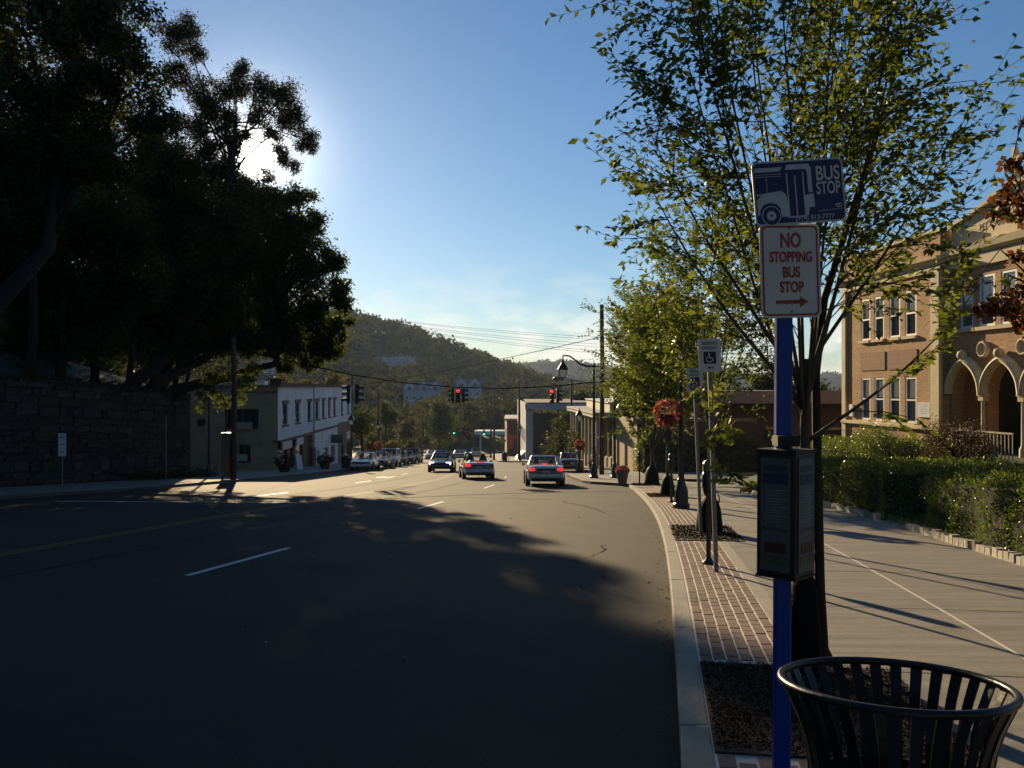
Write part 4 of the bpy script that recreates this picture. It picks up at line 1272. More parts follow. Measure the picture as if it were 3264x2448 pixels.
# ================================================================== POLES, LAMPS, SIGNALS
lamp_glass = clear_glass('lantern_glass', .55)
def lantern(parent, x, y, z, s=1.0):
    """four-sided tapered lantern: bottom at z"""
    fr = MB()
    fr.box((x, y, z + .02 * s), (.26 * s, .26 * s, .04 * s))
    for sx in (-1, 1):
        for sy in (-1, 1):
            fr.tube([(x + sx * .12 * s, y + sy * .12 * s, z + .02 * s), (x + sx * .2 * s, y + sy * .2 * s, z + .42 * s)], .016 * s, 4)
    fr.box((x, y, z + .43 * s), (.48 * s, .48 * s, .04 * s))
    fo = fr.build('lantern_frame', black_iron, parent)
    MB().add([(x + sx * .115 * s, y + sy * .115 * s, z + .03 * s) for sx, sy in ((-1, -1), (1, -1), (1, 1), (-1, 1))] + [(x + sx * .193 * s, y + sy * .193 * s, z + .41 * s) for sx, sy in ((-1, -1), (1, -1), (1, 1), (-1, 1))],
             [(0, 1, 5, 4), (1, 2, 6, 5), (2, 3, 7, 6), (3, 0, 4, 7)]).build('lantern_glass', lamp_glass, fo)
    MB().lathe([(.06 * s, 0), (.075 * s, .12 * s), (.05 * s, .2 * s)], 8, (x, y, z + .06 * s)).build('bulb', mat('lamp_bulb', (.7, .7, .65), .3), fo)
    MB().lathe([(.36 * s, .44 * s), (.12 * s, .76 * s), (.10 * s, .8 * s), (.03 * s, .84 * s), (.035 * s, .9 * s), (.01 * s, .98 * s)], 4, (x, y, z), ph=math.pi / 4).build('lantern_roof', black_iron, parent)
def post_profile(h):
    return [(.24, 0), (.24, .12), (.2, .16), (.19, .5), (.15, .62), (.11, .75), (.12, .8), (.085, .86), (.075, h * .6), (.06, h - .1), (.085, h - .06), (.07, h)]
def street_lamp(label, x, y, h=3.75, z=None, top='post', arm_side=-1, basket=False, group='black lantern street lamps'):
    z = gz(y) if z is None else z
    t = thing('street_lamp', label, 'street lamp', (x, y, z), 0, group)
    MB().lathe(post_profile(h), 12).build('post', black_iron, t, smooth=False)
    if top == 'post':
        lantern(t, 0, 0, h, 1.0)
    elif top == 'crook':
        s = arm_side
        pts = [(s * -.35, 0, h + .02), (0, 0, h + .03), (s * .35, 0, h + .04), (s * .75, 0, h + .14), (s * 1.1, 0, h + .42), (s * 1.35, 0, h + .6), (s * 1.6, 0, h + .64), (s * 1.74, 0, h + .6)]
        MB().tube(pts, [.02, .05, .05, .05, .045, .045, .04, .04], 8).build('arm', black_iron, t)
        MB().lathe([(.05, 0), (.06, .15), (.02, .2), (.025, .3), (.005, .4)], 8, (0, 0, h)).build('finial', black_iron, t)
        MB().tube([(s * 1.74, 0, h + .72), (s * 1.74, 0, h + .28)], [.015, .05], 8).build('hanger', black_iron, t)
        lantern(t, s * 1.74, 0, h - .62, 1.12)
        MB().tube([(s * .75, 0, h + .14), (s * .35, 0, h - .05), (s * .12, 0, h - .35), (0, 0, h - .6)], .012, 5).build('brace', black_iron, t)
    elif top == 'side':
        MB().tube([(0, 0, h - .1), (.3, 0, h - .05)], .03, 6).build('arm', black_iron, t)
        MB().lathe([(.07, 0), (.08, .06), (.02, .14)], 8, (0, 0, h)).build('finial', black_iron, t)
        lantern(t, .36, 0, h - .95, .9)
    return t
street_lamp('tall black street lamp with long curved arm over the right lane', 4.58, 48.0, 6.2, top='crook', arm_side=-1)
street_lamp('black lamp post with side lantern on the corner beyond the flower pot', 5.75, 48.2, 4.5, top='side')
street_lamp('black lantern lamp in front of the tan restaurant columns', 4.85, 62.0, 3.6)
near_lamp = street_lamp('black lamp post with pink flower basket, nearest on right pavement', 4.78, 24.3, 4.2)
street_lamp('black lamp post standing at the end of the stone wall', -17.6, 50.0, 4.6)
street_lamp('black lantern lamp at the far corner of the white shops', -13.45, 72.0, 3.6)
fl_lamp = street_lamp('black lantern lamp with flower basket beyond the white shops', -14.3, 92.0, 3.7)
street_lamp('small distant lantern lamp before the white-topped block', 1.0, 108.5, 3.7)
leaf_bright = leaf_mat('basket_leaf', [(.06, .10, .02), (.09, .13, .03)], .4)
petal = leaf_mat('pink_petal', [(.60, .10, .14), (.70, .18, .20), (.55, .08, .16)], .35, (1.2, 1.0, 1.0))
def flower_ball(parent_name, label, c, r, cat, seed, n=500, group=None, leafsize=.05, half=False, parts_of=None):
    rng = np.random.default_rng(seed)
    t = parts_of or thing(parent_name, label, cat, c, 0, group)
    off = Vector((0, 0, 0)) if parts_of is None else Vector(c)
    d = unit(rng.normal(size=(n, 3)))
    if half: d[:, 2] = np.abs(d[:, 2]) * .7
    p = d * r * rng.uniform(.75, 1.05, (n, 1)) + np.array(off)
    k = n // 2
    link('foliage', leaf_mesh('foliage', p[:k] * 1, d[:k] + rng.normal(size=(k, 3)) * .6, leafsize * 1.3, leafsize, leaf_bright, rng), t)
    link('blossoms', leaf_mesh('blossoms', p[k:] * 1, d[k:] + rng.normal(size=(n - k, 3)) * .5, leafsize * 1.2, leafsize * 1.2, petal, rng), t)
    return t
def hanging_basket(label, x, y, z, side, seed, post_dx):
    t = thing('flower_basket', label, 'flower basket', (x, y, z), 0, 'hanging flower baskets')
    flower_ball('', '', (0, 0, 0), .36, '', seed, 900, parts_of=t, leafsize=.07)
    MB().lathe([(.02, -.3), (.18, -.22), (.28, -.02)], 12).build('basket', mat('coir', (.06, .04, .025), .9), t, smooth=True)
    MB().tube([(post_dx, 0, .62), (post_dx * .5, 0, .68), (0, 0, .62), (0, 0, .3)], .015, 5).build('bracket', black_iron, t)
hanging_basket('pink flower basket hanging on the nearest right lamp post', 4.40, 24.3, gz(24.3) + 2.68, -1, 3, .36)
hanging_basket('pink flower basket on the lamp beyond the white shops', -14.3, 91.6, gz(92) + 2.0, -1, 4, .05)
hanging_basket('pink flower basket on the lamp by the restaurant', 4.85, 61.6, gz(62) + 1.9, -1, 5, .05)

def utility_pole(label, x, y, h, r0=.15, r1=.11, arms=(), name='utility_pole'):
    t = thing(name, label, 'utility pole', (x, y, gz(y) - .2), 0, 'wooden utility poles')
    MB().tube([(0, 0, 0), (.02, 0, h * .3), (.05, 0, h * .6), (.0, 0, h)], [r0, (r0 * 2 + r1) / 3, (r0 + 2 * r1) / 3, r1], 12).build('shaft', pole_wood, t, smooth=True)
    for z, w in arms:
        a = MB().box((0, -.12, z), (w, .1, .1)).build('cross_arm', pole_wood, t)
        for k in range(4):
            MB().lathe([(.03, 0), (.05, .08), (.02, .16)], 6, (-w / 2 + .15 + k * (w - .3) / 3, -.12, z + .05)).build('insulator', mat('insulator', (.5, .5, .48), .2), a)
    return t
utility_pole('tall bare wooden pole beside the curved-arm street lamp', 5.65, 54.2, 10.9, .155, .13)
up = utility_pole('wooden pole at left kerb with meter box and leafy vine', -14.9, 46.0, 7.8, .17, .13)
vb = MB().box((-.33, -.1, 1.5), (.42, .4, 2.3)).build('utility_cabinet', mat('cabinet_brown', (.10, .075, .05), .6, 0, .2), up)
MB().box((-.33, -.1, 2.68), (.46, .44, .05)).build('cabinet_top', white_paint, vb)
utility_pole('pale wooden pole behind the lamp beyond the white shops', -16.2, 104.0, 8.6, .17, .13, ((7.2, 1.6),))
utility_pole('dark wooden pole on the pavement before the white-topped block', 0.9, 112.0, 10.5, .17, .13)
utility_pole('distant pole left of the white-topped block', -2.6, 124.0, 9.5, .16, .12, ((8.6, 1.8),))
utility_pole('farther pole with lamp arm on the right side of the street', -3.7, 150.0, 9.6, .16, .12, ((8.8, 1.8),))
utility_pole('grey pole rising behind the white-topped block', 8.0, 116.0, 11.0, .17, .13)
utility_pole('pole with cross arm among trees left of the far street', -15.6, 150.0, 8.4, .15, .12, ((7.4, 3.2),))
def cobra(label, x, y, z, L):
    t = thing('cobra_street_light', label, 'street light', (x, y, z), 0, 'cobra head street lights')
    MB().tube([(0, 0, 0), (-L * .4, 0, .5), (-L, 0, .7)], .035, 6).build('arm', galv, t)
    h = MB().lathe([(.02, -.4), (.13, -.3), (.16, 0), (.1, .3), (.02, .36)], 10).build('head', galv, t)
    h.rotation_euler = (0, R(90), 0); h.location = (-L - .25, 0, .68)
    MB().lathe([(.12, 0), (.1, -.08), (.03, -.12)], 10, (-L - .2, 0, .58)).build('lens', mat('sunlit_lens', (.8, .76, .6), .15), t)
cobra('cobra head street light below the curved-arm lantern', 5.5, 54.2, 2.1 - .55, 2.3)
cobra('small cobra head street light on the distant right pole', 0.9, 112.0, gz(112) + 7.4, 2.0)
cobra('far cobra head street light on the farther right pole', -2.6, 124.0, gz(124) + 7.0, 1.9)

# wires
def wire(label, pts, r=.018, name='overhead_wire'):
    return tag(MB().tube(pts, r, 5).build(name, wire_black), label, 'wire', 'overhead wires')
def sag(a, b, s, n=16):
    a, b = Vector(a), Vector(b)
    return [a.lerp(b, i / n) - Vector((0, 0, s * 4 * (i / n) * (1 - i / n))) for i in range(n + 1)]
SPAN = [at(226, 345, 46.2), at(266, 356, 47.2), at(350, 374.5, 49), at(405, 383, 50), at(458, 387.5, 51), at(505, 388.5, 51.8), at(552, 386.5, 52.8), at(602, 381.5, 54.0)]
wire('thick black span wire that carries the traffic signals', SPAN, .035)
wire('wire continuing right from the tall bare pole behind the trees', sag((5.65, 54.2, 2.05), at(760, 362, 60), .3), .025)
pt = at(601, 337, 54.2)
wire('wire rising to the tall bare pole from the far left', sag(at(300, 392, 120), pt, .5), .022)
wire('wire sloping away right of the tall bare pole', sag(pt, at(760, 352, 70), .5), .02)
wire('thin bright wire behind the overhanging trees on the left', sag(at(234, 368, 46), at(300, 372, 90), .1), .012)
# long transmission lines from the tower on the hill
TW = at(399, 330, 640)
tt = thing('transmission_tower', 'lattice power pylon on the crest of the wooded hill', 'pylon', TW, 0)
mb = MB()
for sx in (-1, 1):
    for sy in (-1, 1):
        mb.tube([(sx * 3.4, sy * 2, -6), (sx * 2.6, sy * 1.5, 7)], .22, 4)
mb.build('legs', galv, tt)
br = MB()
for z in (-3, 0, 3, 6):
    for sx in (-1, 1):
        br.tube([(-2.9 * sx, -1.7, z), (2.9 * sx, -1.7, z + 2.5)], .14, 4)
    br.tube([(-3, -1.7, z), (3, -1.7, z)], .14, 4)
br.build('bracing', galv, tt)
for z in (2.0, 4.6, 7.0):
    MB().tube([(-4.4, 0, z), (4.4, 0, z)], .2, 4).build('cross_arm', galv, tt)
for k, (dz, ey) in enumerate(((7, 351), (6.4, 354), (4.4, 359), (3.8, 363), (1.5, 366), (1.0, 369))):
    a = TW + Vector((0, 0, dz))
    b = at(800, ey - 7, 560)
    tag(MB().tube(sag(a, b, 3.5 + .4 * k, 24), .10, 4).build('transmission_line', wire_black), 'faint long power line from the hill pylon, number %s from the top' % ('first', 'second', 'third', 'fourth', 'fifth', 'sixth')[k], 'power line', 'transmission lines')

# traffic signals
sig_body = mat('signal_black', (.02, .022, .02), .45)
red_on = emit_mat('signal_red_lit', (1.0, .01, .02), 3.0)
green_on = emit_mat('signal_green_lit', (.03, 1.0, .45), 4.0)
lens_off = mat('signal_lens_off', (.02, .02, .02), .2)
def signal_head(t, rz, lit, dx=0.0, s=1.0):
    holder = MB().box((0, 0, 0), (.34 * s, .2 * s, 1.02 * s)).build('signal_housing', sig_body, t, bevel=.03)
    holder.location = (dx, 0, -.55 * s); holder.rotation_euler = (0, 0, rz)
    for k in range(3):
        zz = (.33 - .33 * k) * s
        l = MB().prism([(.105 * s * math.cos(q * math.pi / 8), zz + .105 * s * math.sin(q * math.pi / 8)) for q in range(16)], -.125 * s, -.09 * s)
        l.build('lens', (red_on if lit == 'red' and k == 0 else green_on if lit == 'green' and k == 2 else lens_off), holder)
        v = MB(); n = 10; vs = []; fs = []
        for i in range(n + 1):
            a = R(-20) + R(220) * i / n
            for yy, rr in ((-.1 * s, .13 * s), (-.36 * s, .125 * s)):
                vs.append((rr * math.cos(a), yy, zz + rr * math.sin(a) - (0 if yy > -.2 * s else .015)))
        for i in range(n):
            fs.append((2 * i, 2 * i + 1, 2 * i + 3, 2 * i + 2))
        v.add(vs, fs).build('visor', sig_body, holder)
    return holder
def signal(label, p, heads, drop=.35, s=1.0):
    t = thing('traffic_signal', label, 'traffic light', p, 0, 'traffic signals on the span wire')
    MB().tube([(0, 0, 0), (0, 0, -drop)], .03 * s, 6).build('hanger', sig_body, t)
    for rz, lit, dx in heads:
        signal_head(t, rz, lit, dx, s).location.z -= drop - .1
    return t
def on_span(px):
    for a, b in zip(SPAN[:-1], SPAN[1:]):
        pa, pb = 512 + F * a.x / a.y, 512 + F * b.x / b.y
        if pa <= px <= pb:
            return a.lerp(b, (px - pa) / (pb - pa))
signal('traffic signal seen side-on beside the white shop building', on_span(352), [(R(-80), None, -.2), (R(100), None, .28)], .62, 1.05)
signal('traffic signal with red light over the left lane', on_span(458), [(R(5), 'red', 0.0), (R(80), None, .32), (R(-90), None, -.30)], .12, .82)
signal('traffic signal with red light over the right lane', on_span(552), [(R(0), 'red', 0.0), (R(100), None, .34)], .22, .82)
fs_ = [at(400, 424, 178), at(454, 428, 180), at(484, 429, 182), at(530, 424, 184)]
wire('thin span wire of the distant green signals', fs_, .05)
signal('distant traffic signal with green light on the left', fs_[1], [(0, 'green', 0)], .2, 1.1)
signal('distant traffic signal with green light on the right', fs_[2], [(0, 'green', 0)], .2, 1.1)

# ================================================================== SIGNS
def rrect(w, h, r, n=5, cx_=0.0, cz=0.0):
    pts = []
    for (sx, sz, a0) in ((1, 1, 0), (-1, 1, 90), (-1, -1, 180), (1, -1, 270)):
        for i in range(n + 1):
            a = R(a0 + 90 * i / n)
            pts.append((cx_ + sx * (w / 2 - r) + r * math.cos(a), cz + sz * (h / 2 - r) + r * math.sin(a)))
    return pts
def ell(cx_, cz, r, n=24): return [(cx_ + r * math.cos(2 * math.pi * i / n), cz + r * math.sin(2 * math.pi * i / n)) for i in range(n)]
sign_white = mat('sign_white', (.74, .72, .70), .42, 0, .05, 4)
sign_red = mat('sign_red', (.42, .035, .025), .42, 0, .1, 4)
sign_blue = mat('sign_blue', (.012, .022, .12), .4, 0, .1, 4)
sign_pale = mat('sign_pale', (.62, .66, .72), .42, 0, .06, 4)
post_blue = mat('post_blue', (.0, .045, .36), .38, 0, .12, 6)
pole_x, pole_y = 1.365, 4.32
bs = thing('bus_stop_post', 'blue bus stop post with two signs and a black timetable box', 'bus stop', (pole_x - .015, pole_y, gz(pole_y)))
TOPZ = 3.0 - gz(pole_y)
MB().add(*(lambda m: (m.v, m.f))(MB().box((0, 0, 1.55), (.080, .05, 3.1)))).build('post', post_blue, bs, bevel=.006)
bs.rotation_euler = (0, R(.35), 0)
def zrel(py, Y=pole_y): return EYE - (py - HZ) / F * Y - gz(pole_y)
# upper sign 18 x 12 in
W1, H1 = .470, .318
us = MB().prism(rrect(W1, H1, .028), -.004, 0).build('bus_sign', sign_pale, bs)
us.location = (.063, -.032, zrel(193)); us.rotation_euler = (0, R(-5.2), R(5))
face = MB().prism(rrect(W1 - .018, H1 - .018, .022), -.0052, -.004).build('sign_face', sign_blue, us)
def U(u): return (u - .5) * W1
def V(v): return (.5 - v) * H1
def plate(poly, nm='bus_picture', m=None, y=-.0064): return MB().prism([(U(a), V(b)) for a, b in poly], y, -.0052).build(nm, m or sign_pale, us)
plate([(.03, .10), (.33, .10), (.30, .165), (.03, .165)])
plate([(.38, .07), (.62, .07), (.645, .14), (.645, .52), (.60, .52), (.60, .20), (.585, .15), (.36, .15)])
plate([(.03, .60), (.10, .50), (.30, .47), (.345, .52), (.37, .66), (.37, .88), (.29, .88), (.28, .74), (.24, .67), (.175, .645), (.10, .67), (.06, .75), (.05, .84), (.03, .84)])
for u in (.368, .455, .545):
    plate([(u, .20 if u != .455 else .24), (u + .012, .20 if u != .455 else .24), (u + .012, .90), (u, .90)])
plate([(.36, .875), (.56, .875), (.56, .90), (.36, .90)])
plate([(.556, .56), (.655, .54), (.66, .75), (.60, .75), (.585, .88), (.556, .88)])
for v in (.20, .235): plate([(.03, v), (.32, v), (.32, v + .008), (.03, v + .008)])
plate([(.148, .25), (.153, .25), (.153, .48), (.148, .48)])
plate([(.03, .505), (.09, .505), (.075, .53), (.03, .53)])
wc = (U(.175), V(.85))
MB().prism(ell(*wc, .049), -.0068, -.0052).build('wheel_ring', sign_pale, us)
MB().prism(ell(*wc, .045), -.0072, -.0068).build('wheel_tyre', sign_blue, us)
MB().prism(ell(*wc, .024), -.0076, -.0072).build('wheel_hub', sign_pale, us)
MB().prism(ell(*wc, .006), -.008, -.0076).build('wheel_nut', sign_blue, us)
plate([(.885, .73), (.955, .715), (.955, .735), (.885, .75)]); plate([(.90, .765), (.955, .755), (.955, .775), (.90, .785)])
plate([(.70, .825), (.96, .80), (.96, .807), (.70, .832)], m=sign_white)
lettering('BUS', .100, sign_white, us, (U(.825), -.006, V(.245)), .74, .0018, .0008)
lettering('STOP', .088, sign_white, us, (U(.822), -.006, V(.475)), .60, .0014, .0008)
lettering('(914) 813-7777', .034, sign_pale, us, (U(.65), -.006, V(.92)), .95, .0004, .0008)
# lower sign 12 x 18 in
W2, H2 = .312, .470
ls = MB().prism(rrect(W2, H2, .03), -.004, 0).build('no_stopping_sign', sign_white, bs)
ls.location = (.022, -.030, zrel(271.5)); ls.rotation_euler = (0, R(-2.0), R(6))
ob = rrect(W2 - .022, H2 - .022, .024, 6); ib = rrect(W2 - .040, H2 - .040, .018, 6)
mb = MB(); n = len(ob)
mb.add([(x, -.0052, z) for x, z in ob] + [(x, -.0052, z) for x, z in ib], [(i, (i + 1) % n, (i + 1) % n + n, i + n) for i in range(n)])
mb.build('red_border', sign_red, ls)
for s, sz, zz, xs in (('NO', .102, .148, .68), ('STOPPING', .072, .066, .66), ('BUS', .074, -.010, .72), ('STOP', .074, -.084, .70)):
    lettering(s, sz, sign_red, ls, (.004, -.0052, zz), xs, .0024, .001)
MB().prism([(-.08, -.165), (.045, -.165), (.045, -.183), (.088, -.156), (.045, -.129), (.045, -.147), (-.08, -.147)], -.0056, -.004).build('arrow', sign_red, ls)
for zz in (.212, -.204):
    MB().prism(ell(0, zz, .006, 10), -.009, -.004).build('bolt', galv, ls)
# timetable box
bx = MB().box((0, 0, 0), (.205, .205, .60)).build('timetable_box', mat('box_black', (.012, .012, .013), .4), bs, bevel=.006)
bx.location = (.0, -.05, zrel(511)); bx.rotation_euler = (0, 0, R(-45))
MB().box((0, 0, .308), (.214, .214, .016)).build('box_lid', plastic, bx)
MB().box((0, 0, -.306), (.210, .210, .012)).build('box_base', plastic, bx)
paper = mat('timetable_paper', (.11, .12, .13), .5, 0, .1, 5)
ink_d = mat('timetable_ink', (.05, .06, .08), .6)
for k, rzz in enumerate((0, R(90))):
    pn = MB().box((0, -.105, 0), (.155, .006, .55)).build('timetable', paper, bx)
    pn.rotation_euler = (0, 0, rzz)
    for (zz, hh, ww, m_) in ((.225, .03, .12, ink_d), (.175, .05, .13, mat('timetable_navy', (.02, .03, .09), .5)), (-.07, .012, .13, ink_d), (-.16, .05, .11, mat('map_red', (.09, .016, .012), .5)), (-.22, .05, .13, mat('map_tan', (.10, .085, .05), .5))):
        MB().box((.0, -.109, zz), (ww, .003, hh)).build('print_block', m_, pn)
    for q in range(12):
        MB().box((-.005 if q % 3 else .008, -.109, .12 - q * .014), (.11 - .02 * (q % 3), .002, .003)).build('print_line', mat('print_grey', (.28, .30, .32), .6), pn)
MB().box((0, -.05, zrel(440) - 0), (.11, .09, .05)).build('clamp', plastic, bs)
MB().box((0, -.035, zrel(441)), (.1, .1, .03)).build('clamp', plastic, bs)

def parking_sign(label, x, y, top, w, h, lean):
    t = thing('disabled_parking_sign', label, 'road sign', (x, y, gz(y)), 0, 'disabled parking signs')
    t.rotation_euler = (0, lean, 0)
    MB().add([(-.03, 0, 0), (-.03, -.03, 0), (-.012, -.03, 0), (.012, -.03, 0), (.03, -.03, 0), (.03, 0, 0)] + [(-.03, 0, top), (-.03, -.03, top), (-.012, -.03, top), (.012, -.03, top), (.03, -.03, top), (.03, 0, top)],
             [(i, i + 1, i + 7, i + 6) for i in range(5)] + [(5, 0, 6, 11)]).build('post', galv, t)
    for k in range(14):
        MB().box((0, -.032, .25 + k * top / 16), (.012, .004, .02)).build('post_hole', plastic, t)
    pn = MB().prism(rrect(w, h, .02), -.045, -.04).build('sign_panel', sign_white, t)
    pn.location = (0, 0, top - h / 2 + .02)
    g = mat('sign_green_print', (.02, .10, .05), .5); b = mat('sign_dark_blue', (.01, .015, .06), .45)
    lettering('RESERVED', .058, g, pn, (0, -.046, h * .36), .8, .0008)
    lettering('PARKING', .058, g, pn, (0, -.046, h * .22), .85, .0008)
    sq = MB().prism(rrect(w * .56, w * .54, .01, 3, 0, -h * .07), -.047, -.045).build('wheelchair_panel', b, pn)
    cz = -h * .07
    # wheelchair symbol
    MB().prism(ell(0 - .012, cz + .055, .013, 12), -.049, -.047).build('symbol_head', sign_white, sq)
    MB().prism([(-.018, cz + .04), (-.004, cz + .04), (.0, cz + .005), (.035, cz + .005), (.052, cz - .045), (.04, cz - .05), (.026, cz - .008), (-.014, cz - .008)], -.049, -.047).build('symbol_body', sign_white, sq)
    o1 = [(-.008 + .045 * math.cos(R(a)), cz - .02 + .045 * math.sin(R(a))) for a in range(120, 331, 15)]
    o2 = [(-.008 + .034 * math.cos(R(a)), cz - .02 + .034 * math.sin(R(a))) for a in range(330, 119, -15)]
    MB().prism(o1 + o2, -.049, -.047).build('symbol_wheel', sign_white, sq)
    MB().prism([(-.05, -h * .37), (.0, -h * .33), (.0, -h * .35), (.05, -h * .35), (.05, -h * .39), (0, -h * .39), (0, -h * .41)] , -.047, -.045).build('arrow', b, pn)
    return t
parking_sign('nearer disabled parking sign, taller, half hidden by leaves', 2.82, 11.9, 3.2, .31, .46, R(-1.8))
parking_sign('farther disabled parking sign on leaning grey post', 3.72, 16.95, 3.26, .33, .47, R(-2.4))
def meter(label, x, y):
    t = thing('parking_meter', label, 'parking meter', (x, y, gz(y)), 0, 'parking meters')
    MB().lathe([(.10, 0), (.10, .03), (.06, .06), (.036, .1), (.032, .95), (.045, 1.0)], 12).build('pole', black_iron, t, smooth=False)
    MB().lathe([(.05, 1.0), (.075, 1.05), (.095, 1.15), (.095, 1.3), (.08, 1.36)], 12).build('vault', black_iron, t, smooth=True)
    hd = MB().prism([(.085 * math.cos(R(a)), 1.44 + .10 * math.sin(R(a))) for a in range(0, 181, 20)] + [(-.08, 1.34), (.08, 1.34)], -.06, .06).build('meter_head', mat('meter_grey', (.06, .06, .062), .25, .5), t, bevel=.015)
    MB().prism([(.06 * math.cos(R(a)), 1.45 + .07 * math.sin(R(a))) for a in range(0, 181, 20)], -.068, -.06).build('meter_window', pane_dark, hd)
    return t
meter('nearest parking meter, in front of the nearer disabled sign post', 2.90, 12.7)
meter('parking meter just left of the lamp with flowers', 4.98, 26.9)
meter('farthest parking meter, beside the pink flower pot', 5.78, 39.0)

# small signs on the left pavement
def small_sign(name, label, x, y, h, w, ph, m, post_top=None):
    t = thing(name, label, 'road sign', (x, y, gz(y)), 0, 'small signs on the left pavement')
    MB().tube([(0, 0, 0), (0, 0, post_top or h)], .028, 6).build('post', galv, t)
    if w:
        pn = MB().prism(rrect(w, ph, .02), -.04, -.03).build('panel', m, t)
        pn.location = (0, 0, h - ph / 2)
        for k in range(3):
            MB().box((0, -.045, .3 - .3 * k), (w * .6, .004, .03)).build('print_line', ink_d, pn)
    return t
sg = small_sign('pavement_sign', 'narrow white sign on a post before the dark stone wall', -18.6, 35.6, 2.3, .32, .95, sign_white)
small_sign('sign_post', 'thin bare metal post in front of the stone wall end', -17.9, 44.5, 3.4, 0, 0, None)
dm = thing('crossing_sign', 'yellow diamond warning sign near the far storefronts', 'road sign', (-1.25, 109.0, gz(109)))
MB().tube([(0, 0, 0), (0, 0, 3.0)], .04, 6).build('post', galv, dm)
MB().prism([(0, 2.0), (.55, 2.55), (0, 3.1), (-.55, 2.55)], -.06, -.04).build('diamond', mat('sign_lime', (.55, .60, .04), .5), dm)
fg = thing('shop_flag', 'small coral red flag hanging outside the far storefront', 'flag', (-.4, 110.0, gz(110)))
MB().tube([(0, 0, 0), (0, 0, 3.4)], .04, 6).build('pole', galv, fg)
MB().add([(.0, 0, 3.3), (.5, .05, 3.25), (1.0, -.05, 3.2), (1.05, 0, 2.9), (.6, .06, 2.6), (.45, 0, 1.6), (.05, .04, 1.5)], [(0, 1, 5, 6), (1, 2, 3, 4), (1, 4, 5)]).build('cloth', mat('flag_red', (.75, .12, .08), .7), fg)

# ================================================================== STREET FURNITURE
def bin_(label, x, y, tilt):
    t = thing('litter_bin', label, 'litter bin', (x, y, gz(y)))
    t.rotation_euler = tilt
    prof = [(.255, .06), (.262, .2), (.266, .45), (.266, .62), (.272, .70), (.288, .78), (.312, .85), (.338, .905), (.352, .935)]
    gl = mat('bin_gloss_black', (.008, .008, .009), .33, 0, .2, 6, .1, spec=.5)
    me = None
    N = 32
    for k in range(N):
        if me is None:
            vs = []; fs = []
            hwid = .0175
            for r, z in prof:
                for (rr, s) in ((r - .003, -1), (r - .003, 1), (r + .004, 1), (r + .004, -1)):
                    vs.append((rr, s * hwid * (r / .30) ** .6, z))
            m = len(prof)
            for i in range(m - 1):
                for j in range(4):
                    fs.append((4 * i + j, 4 * i + (j + 1) % 4, 4 * i + 4 + (j + 1) % 4, 4 * i + 4 + j))
            me = MB().add(vs, fs).mesh('slat', gl, False)
        o = link('slat', me, t); o.rotation_euler = (0, 0, 2 * math.pi * k / N)
    MB().torus((0, 0, .945), .352, .0135, 64, 10).build('rim', gl, t, smooth=True)
    for z, r in ((.10, .262), (.62, .262)):
        MB().lathe([(r - .012, z - .02), (r - .006, z - .02), (r - .006, z + .02), (r - .012, z + .02)], 48, cap=False).build('hoop', gl, t, smooth=False)
    MB().lathe([(.02, .05), (.23, .05), (.225, .06), (.228, .46), (.232, .465), (.222, .46), (.215, .1), (.02, .09)], 40, cap=False).build('liner', mat('liner_grey', (.02, .02, .021), .4), t, smooth=True)
    MB().lathe([(.20, -.02), (.24, 0), (.25, .05), (.05, .06)], 32).build('base', gl, t, smooth=True)
    return t
bin_('black slatted metal litter bin in the foreground corner', 1.235, 2.72, (-R(5.2), R(1.5), R(9)))
bag_m = mat('watering_bag', (.006, .007, .006), .7, 0, .25, 5, .3, spec=.12)
def water_bag(label, x, y, r=.25, h=.72):
    t = thing('watering_bag', label, 'watering bag', (x, y, gz(y) + .01), 0, 'watering bags round the street trees')
    n = 20; prof = [(r * 1.0, 0), (r * 1.05, .06), (r * .98, .3 * h), (r * .88, .6 * h), (r * .72, .82 * h), (r * .45, .95 * h), (r * .3, h)]
    mb = MB().lathe(prof, n, cap=False)
    mb.v = [(a * (1 + .07 * math.sin(5 * math.atan2(b, a))), b * (1 + .07 * math.sin(5 * math.atan2(b, a))), c) for a, b, c in mb.v]
    mb.build('bag', bag_m, t, smooth=True)
    MB().tube([(r * .3, 0, h * .97), (r * .5, -.02, h * 1.14), (r * .7, -.03, h * 1.0), (r * .75, 0, h * .82)], .014, 5).build('strap', bag_m, t)
    return t
def pot(label, x, y, s=1.0, flowers=True, seed=1, cat='flower pot'):
    t = thing('flower_pot', label, cat, (x, y, gz(y) + .003), 0, 'flower pots')
    MB().lathe([(.2 * s, 0), (.3 * s, .52 * s), (.34 * s, .54 * s), (.34 * s, .6 * s), (.29 * s, .6 * s), (.27 * s, .5 * s)], 20, cap=True).build('pot', mat('terracotta', (.30, .20, .15), .8, 0, .15), t, smooth=False)
    flower_ball('', '', (0, 0, .6 * s), .3 * s, '', seed, 420, parts_of=t, leafsize=.06, half=True)
    return t
pot('pink flower pot on the pavement by the tree at the corner', 5.0 + .25, 40.9, 1.0, seed=8)
pot('pink flower pot behind the parked dark sedan by the restaurant', 5.9, 63.0, 1.0, seed=9)
